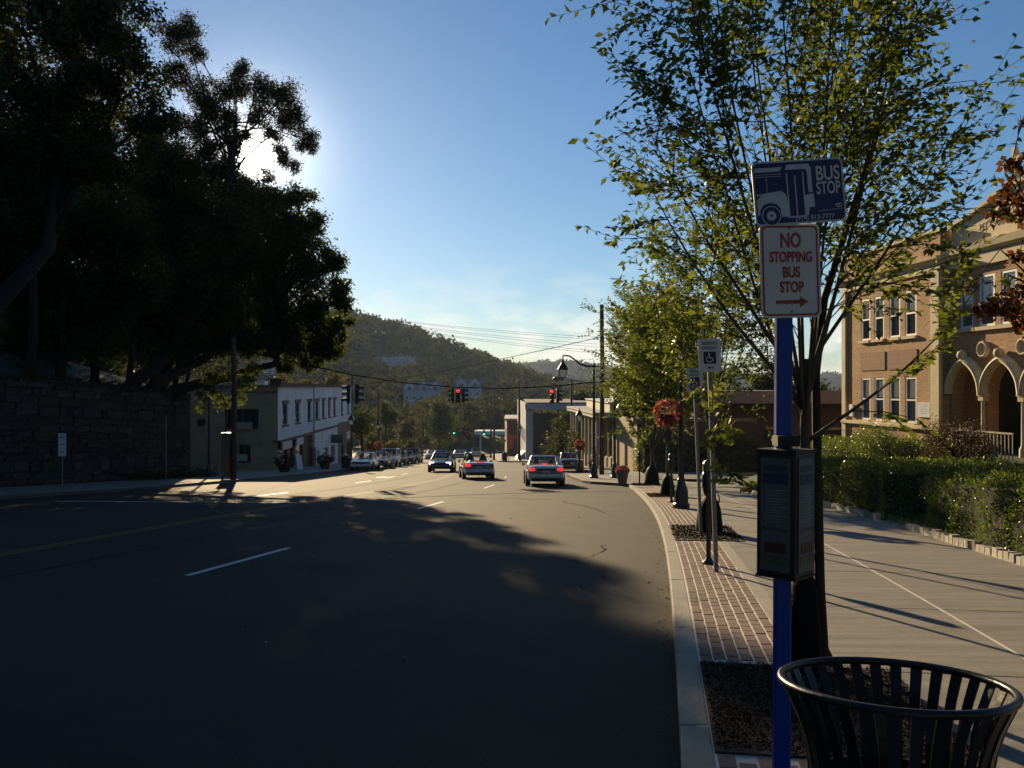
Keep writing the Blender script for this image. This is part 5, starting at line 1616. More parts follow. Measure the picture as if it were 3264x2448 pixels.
def planter_bush(label, x, y, r, seed):
    t = thing('shrub_planter', label, 'planter', (x, y, gz(y)), 0, 'planters on the left pavement')
    MB().lathe([(r * .45, 0), (r * .6, .5), (r * .65, .55)], 16).build('pot', mat('dark_pot', (.03, .025, .02), .8), t)
    rng = np.random.default_rng(seed)
    n = 900; d = unit(rng.normal(size=(n, 3))); p = d * np.array([r, r, r * .55]) * rng.uniform(.5, 1, (n, 1)) + np.array([0, 0, .75])
    link('foliage', leaf_mesh('foliage', p, d + rng.normal(size=(n, 3)), .12, .08, leaf_mat('planter_leaf', [(.03, .035, .015), (.07, .05, .03)], .3), rng), t)
planter_bush('dark round shrub planter before the white shop corner', -15.6, 59.0, .75, 21)
planter_bush('dark shrub planter further along the white shops', -14.8, 68.0, .7, 22)
sb = thing('sandwich_board', 'white sandwich board leaning outside the first shop window', 'sign board', (-16.6, 66.8, gz(66.8)), R(60))
MB().add([(-.3, -.25, 0), (.3, -.25, 0), (.3, -.02, 1.1), (-.3, -.02, 1.1), (-.3, -.22, 0), (.3, -.22, 0), (.3, .01, 1.1), (-.3, .01, 1.1)], [(0, 1, 2, 3), (7, 6, 5, 4), (0, 4, 5, 1), (2, 6, 7, 3)]).build('front_board', white_paint, sb)
MB().add([(-.3, .25, 0), (.3, .25, 0), (.3, .02, 1.1), (-.3, .02, 1.1)], [(0, 3, 2, 1)]).build('back_board', white_paint, sb)
for k, (lab, x, y) in enumerate((('black litter drum at the kerb beside the pale parked sedan', -13.6, 70.2), ('black mailbox-shaped bin on the pavement of the far storefronts', -.9, 108.3))):
    t = thing('litter_drum', lab, 'litter bin', (x, y, gz(y)), 0)
    MB().lathe([(.3, 0), (.34, .8), (.36, .82), (.36, .9)], 16).build('drum', black_iron, t)
    MB().lathe([(.36, .9), (.3, 1.05), (.12, 1.12)], 16).build('dome', black_iron, t)
# ================================================================== VEGETATION
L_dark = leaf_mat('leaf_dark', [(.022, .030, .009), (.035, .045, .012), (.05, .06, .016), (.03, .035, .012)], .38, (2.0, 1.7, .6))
L_backlit = leaf_mat('leaf_backlit', [(.03, .042, .012), (.042, .056, .016), (.06, .075, .02), (.04, .048, .015)], .5, (2.2, 2.0, .6))  # lighter copy of the dark leaf colours, brightened to look backlit
L_locust = leaf_mat('leaf_locust', [(.035, .04, .014), (.05, .055, .018), (.065, .06, .02)], .4, (1.9, 1.6, .6))
L_zel = leaf_mat('leaf_zelkova', [(.054, .078, .026), (.072, .10, .032), (.095, .118, .038), (.13, .148, .05), (.062, .082, .032)], .5, (2.0, 1.9, .62), .55)
L_maple = leaf_mat('leaf_bronze', [(.09, .032, .012), (.13, .05, .018), (.06, .035, .014), (.10, .06, .02)], .4, (2.0, 1.4, .6))
L_hedge = leaf_mat('leaf_hedge', [(.05, .078, .02), (.085, .125, .03), (.13, .16, .04)], .36, (2.0, 1.9, .6), .35)
L_mid = leaf_mat('leaf_mid', [(.045, .06, .018), (.065, .08, .022), (.085, .09, .028)], .35, (1.9, 1.7, .6))
L_gold = leaf_mat('leaf_gold', [(.11, .10, .03), (.13, .10, .035), (.08, .08, .025)], .35, (1.6, 1.4, .6))

def leafpos(rng, centre, rad, n, clumps, tight=.32):
    """positions gathered in clumps through an ellipsoid"""
    cc = unit(rng.normal(size=(clumps, 3))) * rng.uniform(.25, 1.0, (clumps, 1)) ** .5 * .86
    k = rng.integers(0, clumps, n)
    p = cc[k] + rng.normal(size=(n, 3)) * tight * .55
    return p * np.asarray(rad) + np.asarray(centre)

def blob_tree(name, label, base, blobs, seed, lm, leaf=.20, dens=900, trunk_r=.28, wood=None, group=None, lean=(0, 0), tight=.34, cat='tree', aspect=.5):
    """base = trunk foot; blobs = list of (centre Vector, radius)"""
    rng = np.random.default_rng(seed); rn = random.Random(seed)
    base = Vector(base)
    t = thing(name, label, cat, base, 0, group)
    top = sum((Vector(c) for c, r in blobs), Vector()) / len(blobs)
    zt = top.z + .35 * (max(c.z for c, r in blobs) - top.z)
    w = MB()
    # trunk heads for the centre of the crown
    crown_lo = min(c.z - r for c, r in blobs)
    fork = base.lerp(Vector((top.x, top.y, max(base.z + 1.5, min(crown_lo + 1.0, top.z)))), .92)
    mid = base.lerp(fork, .5) + Vector((rn.uniform(-.2, .2), rn.uniform(-.2, .2), 0))
    head = Vector((top.x, top.y, zt))
    tp = [base - Vector((0, 0, .3)), base.lerp(mid, .3), mid, fork, fork.lerp(head, .5) + Vector((rn.uniform(-.3, .3), 0, 0)), head]
    tp = [p - base for p in tp]
    w.tube(tp, [trunk_r * 1.45, trunk_r * 1.05, trunk_r * .9, trunk_r * .75, trunk_r * .4, trunk_r * .12], 10)
    w.build('trunk', wood or bark, t, smooth=True)
    lw = MB()
    pts = []
    for c, r in blobs:
        c = Vector(c)
        f = rn.uniform(.0, .7)
        s = (fork.lerp(head, f) if c.z > fork.z else fork) - base
        e = c - base
        m = s.lerp(e, .5) + Vector((rn.uniform(-.3, .3), rn.uniform(-.3, .3), rn.uniform(0, .5)))
        rr = trunk_r * .35 * min(1.0, r / 2.0 + .25)
        lw.tube([s, m, e], [rr, rr * .7, rr * .35], 6)
        for q in range(5):
            d = Vector((rn.gauss(0, 1), rn.gauss(0, 1), rn.gauss(.2, 1))).normalized() * r * .85
            lw.tube([m.lerp(e, .7), e + d * .5, e + d], [rr * .4, rr * .25, rr * .08], 4)
        n = int(dens * r * r)
        pts.append(leafpos(rng, e, (r, r, r * .85), n, max(8, int(10 * r)), tight))
    lw.build('limbs', wood or bark, t, smooth=True)
    p = np.concatenate(pts)
    d = rng.normal(size=p.shape); d[:, 2] -= .25
    sz = leaf * rng.uniform(.6, 1.25, len(p))
    link('crown', leaf_mesh('crown', p, d, sz, sz * aspect, lm, rng), t)
    return t

def pb(lst, Y0):
    """blobs from (column, row, radius in px, extra depth)"""
    out = []
    for b in lst:
        px, py, r = b[:3]; Y = Y0 + (b[3] if len(b) > 3 else 0)
        out.append((at(px, py, Y), r / F * Y))
    return out
GL = 'tall dark trees on the left bank'
def foot(x, y): return (x, y, bank_z(x, y))
# rear tall oaks filling the upper left
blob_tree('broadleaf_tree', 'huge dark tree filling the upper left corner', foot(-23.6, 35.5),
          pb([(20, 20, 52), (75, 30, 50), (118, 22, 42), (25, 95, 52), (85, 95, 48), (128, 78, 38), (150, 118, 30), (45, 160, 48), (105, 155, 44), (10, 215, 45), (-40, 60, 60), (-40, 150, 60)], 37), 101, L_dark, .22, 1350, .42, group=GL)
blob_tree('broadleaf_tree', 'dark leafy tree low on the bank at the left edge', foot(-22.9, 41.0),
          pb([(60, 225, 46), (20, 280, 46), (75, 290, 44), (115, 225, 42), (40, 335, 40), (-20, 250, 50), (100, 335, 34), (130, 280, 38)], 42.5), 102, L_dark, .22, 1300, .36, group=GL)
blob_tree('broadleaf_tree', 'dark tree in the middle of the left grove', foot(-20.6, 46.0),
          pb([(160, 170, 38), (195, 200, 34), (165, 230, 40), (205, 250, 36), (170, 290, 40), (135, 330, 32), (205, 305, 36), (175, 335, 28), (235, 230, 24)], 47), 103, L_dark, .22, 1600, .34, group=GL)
# locust with feathery leaves against the sky and the sun
blob_tree('locust_tree', 'feathery locust tree with the low sun shining through it', foot(-20.2, 49.0),
          pb([(170, 40, 18), (185, 28, 17), (198, 52, 13), (178, 75, 17), (205, 100, 24), (232, 82, 20), (255, 92, 20), (222, 115, 19), (280, 100, 22), (262, 118, 15), (292, 122, 19), (303, 138, 14), (190, 130, 22), (215, 148, 18), (225, 140, 16), (228, 166, 15), (205, 166, 20), (180, 160, 22), (155, 150, 22), (240, 133, 10), (272, 134, 10), (266, 176, 8), (242, 180, 9), (236, 150, 8), (284, 155, 10), (292, 166, 9), (278, 146, 7), (312, 148, 7), (240, 66, 10)], 50), 104, L_locust, .19, 2000, .24, group=GL, tight=.42, aspect=.33)
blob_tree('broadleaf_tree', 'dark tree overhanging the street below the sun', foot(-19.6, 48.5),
          pb([(228, 185, 24), (255, 192, 20), (282, 200, 22), (245, 225, 32), (285, 235, 30), (305, 250, 26), (262, 270, 36), (310, 280, 28), (328, 262, 15), (338, 285, 13), (340, 305, 12), (325, 315, 24), (285, 315, 34), (245, 310, 32), (300, 340, 24), (325, 345, 18), (335, 335, 12), (258, 232, 26), (278, 222, 20), (240, 210, 22), (262, 206, 15), (292, 230, 18), (270, 255, 26), (250, 260, 24), (300, 195, 14), (314, 222, 15), (333, 258, 14), (343, 298, 12), (344, 322, 11), (332, 352, 13), (310, 362, 13), (286, 366, 12), (225, 215, 30), (215, 260, 36), (210, 300, 34), (235, 340, 28), (268, 340, 24)], 50.5), 105, L_backlit, .2, 1650, .30, group=GL, tight=.42)
blob_tree('young_tree', 'small bright-leaved tree by the lamp at the wall end', (-16.0, 47.5, gz(47.5)),
          pb([(205, 392, 12), (222, 402, 11), (238, 395, 11), (212, 380, 12), (245, 380, 12), (230, 370, 14), (255, 368, 10), (200, 408, 7)], 47.5), 106, L_zel, .17, 900, .06, group='small trees by the left kerb')
blob_tree('broadleaf_tree', 'dark tree behind the stone wall top with leaning trunk', foot(-20.0, 47.0),
          pb([(185, 345, 22), (215, 340, 22), (240, 345, 20), (150, 355, 18), (265, 345, 18)], 48.5), 107, L_dark, .18, 900, .30, group=GL)
# trees further up the bank behind, closing the gaps
for k, (px, Y, top, r, nm) in enumerate(((15, 70, 150, 70, 'far left'), (90, 74, 160, 70, 'second'), (165, 78, 190, 62, 'third'), (40, 58, 320, 50, 'low'))):
    bl = [(px, top, r), (px - 35, top + 50, r), (px + 35, top + 60, r), (px, top + 110, r), (px + 20, top + 160, r * .8), (px - 30, top + 170, r * .8)]
    b = pb(bl, Y)
    x0 = (px - 512) / F * Y
    blob_tree('backdrop_tree', 'shadowy tree deeper in the left grove, %s from the left' % ('first', 'second', 'third', 'fourth')[[0, 2, 3, 1][k]], (x0, Y, 1.5 if Y > 50 else 1), b, 120 + k, L_dark, .34, 260, .3, group='trees deeper in the left grove')
# unseen trees added on the bank left of the camera to hold back skylight
for k, (x, y, z, r) in enumerate(((-23.5, 26, 9, 5.0), (-22.5, 14, 9, 5.5), (-20, 2, 10, 5.5))):
    b = [(Vector((x, y, z)), r), (Vector((x + 2, y - 3, z - 2.5)), r * .8), (Vector((x - 3, y + 2, z + 1)), r), (Vector((x + 3, y + 1, z + 5)), r * .9), (Vector((x, y - 3, z + 6)), r)]
    blob_tree('added_bank_tree', 'tree added on the bank out of view to dim the skylight, %s towards the camera' % ('first', 'second', 'third')[k], (x - 4.5, y, 3.0), b, 140 + k, L_dark, .4, 200, .4, group='added trees on the bank beside the camera')
# unseen trees added behind the camera to block the sky's fill light
for k, (x, y, z, r) in enumerate(((-13, -9, 9, 5.0), (-4, -15, 10, 5.5), (6, -11, 9, 5.0), (13, -4, 8.5, 4.6))):
    b = [(Vector((x, y, z)), r), (Vector((x + 3, y - 2, z + 1.5)), r * .9), (Vector((x - 3, y + 1, z + .5)), r * .9), (Vector((x, y - 3, z + 5)), r), (Vector((x + 1, y - 3, z - 4.5)), r * .7)]
    blob_tree('added_shade_tree', 'spreading tree added behind the viewer to dim the skylight, %s from the left' % ('first', 'second', 'third', 'fourth')[k], (x + (-6 if k == 1 else 0), y - 4, gz(y - 4)), b, 150 + k, L_dark, .45, 190, .4, group='added trees behind the viewer')
# trunks that show above the wall
for k, (px, py0, py1, Y, lx, r) in enumerate(((128, 388, 300, 46, 6, .16), (150, 388, 320, 47, 18, .22), (173, 395, 330, 49, 8, .13), (184, 398, 345, 49.5, 6, .09), (95, 385, 290, 44, -4, .2), (60, 385, 280, 42, 4, .22), (30, 390, 270, 40, 3, .2))):
    a = at(px, py0, Y); b = at(px + lx, py1, Y)
    a.z = bank_z(a.x, a.y) - .2
    t = thing('bank_sapling', 'slender dark trunk on the bank above the wall, %s from the left' % ('fifth', 'sixth, leaning', 'seventh', 'last and thinnest', 'third', 'second', 'first')[[0, 1, 2, 3, 4, 5, 6][k]], 'tree', a, 0, 'slender trunks above the wall')
    MB().tube([(0, 0, 0), (b - a) * .5 + Vector((.1, 0, 0)), b - a, (b - a) * 1.5], [r * 1.2, r, r * .8, r * .3], 8).build('trunk', bark, t, smooth=True)
    rng = np.random.default_rng(300 + k)
    n = 700
    p = leafpos(rng, (b - a) * 1.25, (1.6, 1.2, 1.4), n, 14, .4)
    link('crown', leaf_mesh('crown', p, rng.normal(size=p.shape), .2, .11, L_dark, rng), t)
# ivy and weeds along the wall foot and top
rng = np.random.default_rng(77)
ys = rng.uniform(30, 50, 2600); p = np.array([(wall_x(q) + rng.uniform(-.25, .12), q, wall_top(q) - abs(rng.normal(0, .28)) + .12) for q in ys])
wv = thing('ivy', 'ivy trailing over the top of the stone wall', 'ivy', (wall_x(45), 45, wall_top(45)))
link('leaves', leaf_mesh('leaves', p - np.array(wv.location), rng.normal(size=p.shape), .13, .1, L_dark, rng), wv)
ys = rng.uniform(44, 51, 1500); p = np.array([(wall_x(q) + rng.uniform(.2, 1.4), q, gz(q) + abs(rng.normal(0, .22))) for q in ys])
tag(link('weeds', leaf_mesh('weeds', p, rng.normal(size=p.shape) + np.array([0, 0, .8]), .2, .05, L_mid, rng)), 'tuft of weeds along the foot of the stone wall', 'weeds')

# ------------------------------------------------------------------ stone retaining wall
wl = thing('stone_wall', 'tall rough stone retaining wall along the left pavement', 'wall', (0, 0, 0))
mort = mat('wall_mortar', (.03, .025, .019), .95, 0, .3, 5, .5)
mb = MB(); vs = []; fs = []
ysw = list(np.linspace(6, 50, 23))
for y in ysw:
    x = wall_x(y)
    vs += [(x, y, gz(y) - .3), (x, y, wall_top(y)), (x - .5, y, wall_top(y)), (x - .5, y, gz(y) - .3)]
for i in range(len(ysw) - 1):
    a = 4 * i; b = a + 4
    fs += [(a, a + 1, b + 1, b), (a + 1, a + 2, b + 2, b + 1), (a + 2, a + 3, b + 3, b + 2)]
fs.append((4 * len(ysw) - 4, 4 * len(ysw) - 3, 4 * len(ysw) - 2, 4 * len(ysw) - 1))
mb.add(vs, fs).build('core', mort, wl)
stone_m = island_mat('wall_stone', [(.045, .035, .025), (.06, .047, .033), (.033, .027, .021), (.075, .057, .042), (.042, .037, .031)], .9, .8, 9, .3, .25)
rn = random.Random(9)
count = 0
rest = MB()
zrow = 0.0
for r in range(18):
    y = 49.95 - rn.uniform(0, .3)
    hrow = rn.choice((.22, .28, .34, .42, .5))
    base_row = zrow; zrow += hrow
    while y > 24:
        l = rn.uniform(.35, 1.25)
        hh = hrow + rn.uniform(-.05, .08)
        z0 = gz(y) + base_row + .02 + rn.uniform(-.03, .03)
        if z0 + hh * .7 < wall_top(y):
            z1 = min(z0 + hh - .03, wall_top(y) + .06)
            y0, y1 = y - l + .015, y - .015
            out = rn.uniform(.03, .11)
            j = lambda s=.05: rn.uniform(-s, s)
            vv = []
            for (oo, sh) in ((-.05, 0), (out, .035)):
                for (yy, zz) in ((y0 + sh, z0 + sh), (y1 - sh, z0 + sh), (y1 - sh, z1 - sh), (y0 + sh, z1 - sh)):
                    vv.append((wall_x(yy) + oo + j(.015), yy + j(), zz + j()))
            ff = [(4, 5, 6, 7), (0, 1, 5, 4), (1, 2, 6, 5), (2, 3, 7, 6), (3, 0, 4, 7)]
            if y > 35.5 and count < 298:
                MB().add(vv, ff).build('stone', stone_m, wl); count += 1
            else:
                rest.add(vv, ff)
        y -= l
tag(rest.build('stones', stone_m, wl), kind='stuff')

# ------------------------------------------------------------------ street trees on the right (vase-shaped, multi-stemmed)
def street_tree(label, base, H, fork, spread, seed, leaf=.055, nst=9, nbr=9, ntw=6, nlf=12, trunk_r=.065, extra=(), lm=None, az0=0.0, group='young street trees on the right pavement', low=None, yk=1.0, xk=1.0):
    rn = random.Random(seed); rng = np.random.default_rng(seed)
    base = Vector(base)
    t = thing('street_tree', label, 'tree', base, 0, group)
    w = MB(); tw = MB()
    lp = []; ld = []
    w.tube([(0, 0, -.1), (.01, 0, .15), (0, .01, fork * .5), (.01, 0, fork), (0, 0, fork + .4)], [trunk_r * 1.5, trunk_r * 1.1, trunk_r, trunk_r * .95, trunk_r * .7], 10)
    stems = []
    for i in range(nst):
        az = az0 + i * 2.39996
        tilt = R(7) + (spread - R(7)) * ((i + .5) / nst) ** .8
        L = (H - fork) * (1.02 - .18 * (i / nst)) / max(.72, math.cos(tilt))
        stems.append((Vector((0, 0, fork - .25 + .35 * rn.random())), az, tilt, L, trunk_r * .36))
    for (s, az, tilt, L, r) in list(extra): stems.append((Vector(s), az, tilt, L, r))
    for (s, az, tilt, L, r) in stems:
        pts = []; n = 9; p = s.copy()
        for k in range(n + 1):
            pts.append(p.copy())
            tl = tilt * (1.0 - .35 * k / n) + rn.uniform(-.05, .05); a2 = az + rn.uniform(-.12, .12)
            p = p + Vector((math.sin(tl) * math.cos(a2), math.sin(tl) * math.sin(a2), math.cos(tl))) * (L / n)
        w.tube(pts, [max(.004, r * (1 - .88 * k / n)) for k in range(n + 1)], 7)
        nb = max(4, int(nbr * min(1.0, L / (H - fork)) ** 1.2))
        nt_ = max(3, int(ntw * min(1.0, (L / (H - fork)) ** .7)))
        for b in range(nb):
            f = .16 + .84 * (b + rn.random() * .7) / nb
            i0 = min(n - 1, int(f * n)); q = pts[i0].lerp(pts[i0 + 1], f * n - i0 if f * n - i0 <= 1 else 1)
            sd = (pts[i0 + 1] - pts[i0]).normalized()
            out = Vector((rn.gauss(0, 1), rn.gauss(0, 1), rn.gauss(.05, .6))).normalized()
            d = (sd * .75 + out * .85 + Vector((math.cos(az), math.sin(az), 0)) * .25).normalized()
            bl = L * .34 * (1.1 - .55 * f) * rn.uniform(.7, 1.25)
            bp = [q, q + d * bl * .5 + Vector((0, 0, .02 * bl)), q + d * bl + Vector((0, 0, -.05 * bl))]
            tw.tube(bp, [max(.0035, r * .28), .004, .002], 4, cap=False)
            for k in range(nt_):
                g = .15 + .85 * (k + rn.random()) / nt_
                q2 = bp[0].lerp(bp[2], min(1, g)); d2 = (d + Vector((rn.gauss(0, .6), rn.gauss(0, .6), rn.gauss(0, .45)))).normalized()
                tl = bl * .42 * rn.uniform(.6, 1.3)
                e2 = q2 + d2 * tl
                tw.tube([q2, e2], [.003, .0015], 3, cap=False)
                side = d2.cross(Vector((rn.gauss(0, .4), rn.gauss(0, .4), 1))).normalized()
                for m in range(nlf):
                    h = (m + .5) / nlf
                    sgn = 1 if m % 2 else -1
                    lp.append(q2.lerp(e2, h)); ld.append(d2 * .6 + side * sgn * .8 + Vector((rn.gauss(0, .2), rn.gauss(0, .2), rn.gauss(-.1, .25))))
    for mbx in (w, tw): mbx.v = [(a * xk, b * yk, c) for a, b, c in mbx.v]
    w.build('trunk', bark_grey, t, smooth=True)
    tw.build('twigs', bark_grey, t, smooth=False)
    lp = np.array(lp); ld = np.array(ld); lp[:, 1] *= yk; lp[:, 0] *= xk
    sz = leaf * rng.uniform(.65, 1.25, len(lp))
    link('crown', leaf_mesh('crown', lp, ld, sz, sz * .52, lm or L_zel, rng, up=1.2), t)
    return t
A = Vector((2.25, 6.62, gz(6.62)))
ex = [(Vector((0, 0, 1.35)), math.pi - .15, R(62), 1.25, .014), (Vector((0, 0, 1.2)), math.pi + .35, R(72), 1.15, .012), (Vector((0, 0, 1.75)), -.15, R(60), 1.9, .018),
      (Vector((0, 0, 2.0)), math.pi + .1, R(46), 2.35, .022), (Vector((0, 0, 2.2)), math.pi - .3, R(40), 2.5, .022), (Vector((0, 0, 2.3)), .1, R(42), 2.3, .02)]
street_tree('big street tree behind the bus stop, its crown spreading over the upper right', A, 6.3, 2.0, R(27), 41, .073, 13, 16, 8, 10, .048, ex, yk=.68, xk=.88)
st2 = Vector((2.47, 6.85, gz(6.85)))
t2 = thing('street_tree', 'slender rough-barked stem beside the big street tree', 'tree', st2, 0, 'young street trees on the right pavement')
MB().tube([(0.05, 0, -.05), (.0, 0, .12), (-.02, 0, .6), (-.03, .02, 1.5), (-.05, 0, 2.3), (.02, 0, 2.9), (.35, .05, 3.9), (.65, .1, 4.8)], [.075, .05, .042, .038, .034, .03, .02, .01], 9).build('trunk', bark, t2, smooth=True)
rng = np.random.default_rng(55)
pp = np.concatenate([leafpos(rng, (.35, .05, 3.9), (.6, .5, .8), 420, 22, .4), leafpos(rng, (.65, .1, 4.7), (.5, .5, .5), 260, 16, .4)])
link('crown', leaf_mesh('crown', pp, rng.normal(size=pp.shape), .06, .032, L_zel, rng, up=1.2), t2)
B = P(17.6, .85)
street_tree('second street tree behind the disabled parking signs', (B.x + .1, B.y, gz(B.y)), 6.2, 2.1, R(27), 42, .095, 11, 14, 8, 10, .055, [], az0=.7, xk=.8)
D_ = P(30.8, .9)
street_tree('third street tree behind the lamp with flowers', (D_.x, D_.y, gz(D_.y)), 7.0, 1.8, R(26), 43, .15, 12, 16, 9, 9, .075, [(Vector((0, 0, 1.8)), .3, R(45), 2.2, .03), (Vector((0, 0, 2.0)), math.pi, R(30), 2.0, .03)], az0=1.4, xk=.85)
C_ = P(39.5, .95)
street_tree('fourth street tree at the corner by the flower pot', (C_.x + .1, C_.y, gz(C_.y)), 8.3, 1.7, R(24), 44, .17, 13, 17, 9, 9, .085, [(Vector((0, 0, 1.5)), math.pi, R(42), 2.2, .03), (Vector((0, 0, 1.6)), math.pi * .8, R(50), 1.9, .03), (Vector((0, 0, 1.6)), .2, R(45), 2.2, .03), (Vector((0, 0, 2.2)), math.pi * 1.1, R(32), 3.2, .03), (Vector((0, 0, 2.2)), -.4, R(32), 3.2, .03)], az0=.3)
water_bag('dark watering bag round the trunk of the big street tree', A.x, A.y, .125, .8)
water_bag('dark watering bag round the second street tree', B.x + .1, B.y, .26, .72)
water_bag('dark watering bag round the third street tree', D_.x, D_.y, .25, .7)
water_bag('dark watering bag round the corner street tree', C_.x + .1, C_.y, .33, .85)
# small tree by the restaurant
blob_tree('round_tree', 'round light green tree before the tan restaurant', (5.2, 76.0, gz(76)), pb([(560, 432, 14), (550, 445, 13), (572, 440, 13), (562, 420, 11), (575, 452, 10), (552, 455, 9)], 76), 131, L_mid, .2, 420, .12)
# bronze-leaved maple reaching in from the right
blob_tree('bronze_maple', 'bronze-leaved maple reaching in at the right edge', (7.4, 9.9, lawn_z(7.4, 9.9)),
          pb([(1018, 205, 22), (1000, 215, 12), (1022, 165, 16), (1005, 185, 8), (1022, 120, 8), (1008, 300, 24), (986, 312, 11), (1027, 320, 24), (970, 288, 5), (1020, 255, 12), (1075, 180, 60), (1090, 290, 60), (1130, 120, 70), (1060, 90, 30)], 9.7), 132, L_maple, .085, 2900, .12, tight=.36, aspect=.8)

# ------------------------------------------------------------------ hedges and shrubs on the school side
core_m = mat('hedge_core', (.012, .014, .006), .95)
def hedge(label, corners, h, seed, n, leaf=.035, group='clipped hedges by the school', wob=.07, zf=None):
    """corners: 4 ground points (x, y) in order"""
    rng = np.random.default_rng(seed)
    cs = [Vector((x, y, zf(x, y))) for x, y in corners]
    o = sum(cs, Vector()) / 4
    t = thing('hedge', label, 'hedge', o, 0, group)
    ci = [o + (c - o) * .93 for c in cs]
    mb = MB().add([c - o for c in ci] + [c - o + Vector((0, 0, h - .10)) for c in ci], [(0, 1, 2, 3), (4, 7, 6, 5), (0, 4, 5, 1), (1, 5, 6, 2), (2, 6, 7, 3), (3, 7, 4, 0)])
    mb.build('shade_core', core_m, t)  # solid dark box added to block light inside the leaf shell
    # leaf shell on top and sides
    c = np.array([list(v - o) for v in cs])
    def face(a, b, cc, dd, m):
        u = rng.uniform(0, 1, (m, 1)); v = rng.uniform(0, 1, (m, 1))
        return a * (1 - u) * (1 - v) + b * u * (1 - v) + cc * u * v + dd * (1 - u) * v
    up = np.array([0, 0, h])
    areas = []
    faces = [(c[0] + up, c[1] + up, c[2] + up, c[3] + up)] + [(c[i], c[(i + 1) % 4], c[(i + 1) % 4] + up, c[i] + up) for i in range(4)]
    nrms = [np.array([0, 0, 1.0])]
    for i in range(4):
        e = c[(i + 1) % 4] - c[i]; nn = np.array([e[1], -e[0], 0]); nn /= np.linalg.norm(nn)
        if nn.dot((c[i] + c[(i + 1) % 4]) / 2) < 0: nn = -nn
        nrms.append(nn)
    for f in faces: areas.append(np.linalg.norm(np.cross(f[1] - f[0], f[3] - f[0])))
    tot = sum(areas); P_ = []; D_l = []
    for f, nn, ar in zip(faces, nrms, areas):
        m = int(n * ar / tot)
        p = face(*f, m)
        bumps = np.sin(p[:, :1] * 5.1 + seed) * np.cos(p[:, 1:2] * 4.3) * wob + np.sin(p[:, 2:] * 7 + p[:, 1:2] * 9) * wob * .6
        p = p + nn * (bumps + rng.normal(0, wob * .55, (m, 1)))
        P_.append(p); D_l.append(nn * .7 + rng.normal(size=(m, 3)) * .8 + np.array([0, 0, .3]))
    p = np.concatenate(P_); d = np.concatenate(D_l)
    # shoots on top
    m = n // 14
    q = face(*faces[0], m); q[:, 2] += np.abs(rng.normal(0, .09, m))
    p = np.concatenate([p, q]); d = np.concatenate([d, rng.normal(size=(m, 3)) * .4 + np.array([0, 0, 1])])
    sz = leaf * rng.uniform(.7, 1.4, len(p))
    link('foliage', leaf_mesh('foliage', p, d, sz, sz * .55, L_hedge, rng), t)
    return t
def q2(y, d): v = P(y, d); return (v.x, v.y)
hedge('near clipped hedge at right edge beside the pavement', [q2(5.0, 5.45), q2(18.5, 5.40), q2(18.5, 6.7), q2(5.0, 7.0)], 1.12, 61, 52000, .042, zf=lawn_z, wob=.08)
hedge('longer clipped hedge beyond the path gap', [q2(21.2, 5.40), q2(34.0, 5.35), q2(34.0, 6.8), q2(21.2, 6.8)], 1.15, 62, 40000, .055, zf=lawn_z, wob=.08)
hedge('inner hedge along the school path, nearer the building', [(12.0, 23.5), (11.6, 36.5), (13.0, 36.5), (13.6, 23.5)], .85, 63, 22000, .07, zf=lawn_z)
hedge('dark hedge at the foot of the school wall', [(15.6, 30.5), (14.4, 44.5), (15.9, 44.5), (17.2, 30.5)], .75, 64, 16000, .08, zf=lawn_z)
hedge('dark yew hedge behind the corner street tree', [(9.0, 60.2), (17.5, 59.8), (17.5, 61.4), (9.0, 61.8)], 2.0, 65, 14000, .12, zf=lambda x, y: gz(y), wob=.2)
def shrub(label, c, r, seed, lm, n=4500, leaf=.07):
    rng = np.random.default_rng(seed); c = Vector(c)
    t = thing('shrub', label, 'shrub', c, 0, 'shrubs before the school')
    st = MB()
    rn = random.Random(seed)
    for k in range(9):
        st.tube([(0, 0, -.1), (rn.uniform(-r, r) * .4, rn.uniform(-r, r) * .4, r * .6), (rn.uniform(-r, r) * .8, rn.uniform(-r, r) * .8, r * 1.1)], [.03, .02, .006], 5)
    st.build('stems', bark, t)
    p = leafpos(rng, (0, 0, r * .75), (r, r, r * .8), n, 40, .3)
    p = p[p[:, 2] > 0]
    link('foliage', leaf_mesh('foliage', p, rng.normal(size=p.shape) + np.array([0, 0, .4]), leaf, leaf * .5, lm, rng), t)
L_plum = leaf_mat('leaf_plum', [(.05, .028, .02), (.09, .04, .035), (.035, .04, .015), (.03, .03, .012)], .3, (1.6, 1.2, .8))
shrub('round reddish shrub before the school porch', (15.2, 29.2, lawn_z(15.2, 29.2)), 1.3, 71, L_plum, 7000)
shrub('dark green shrub below the left school windows', (14.9, 35.0, lawn_z(14.9, 35.0)), 1.2, 72, L_hedge, 6000)
# grass on the lawn
rng = np.random.default_rng(81)
n = 26000
ys = rng.uniform(9, 40, n); xs = rng.uniform(0, 1, n)
p = np.empty((n, 3))
ee = np.array([P(float(q), 5.3).x for q in np.linspace(9, 40, 64)])
ex_ = np.interp(ys, np.linspace(9, 40, 64), ee)
p[:, 0] = ex_ + xs ** 1.2 * 8; p[:, 1] = ys
p[:, 2] = [lawn_z(a, b) for a, b in zip(p[:, 0], p[:, 1])]
d = rng.normal(size=(n, 3)) * .35 + np.array([0, 0, 1])
tag(link('grass', leaf_mesh('grass', p, d, .12 * rng.uniform(.5, 1.4, n), .022, leaf_mat('grass_blade', [(.06, .09, .018), (.09, .12, .025), (.12, .13, .035)], .35, (1.8, 1.7, .6)), rng)), 'rough grass on the school lawn', 'grass', kind='stuff')
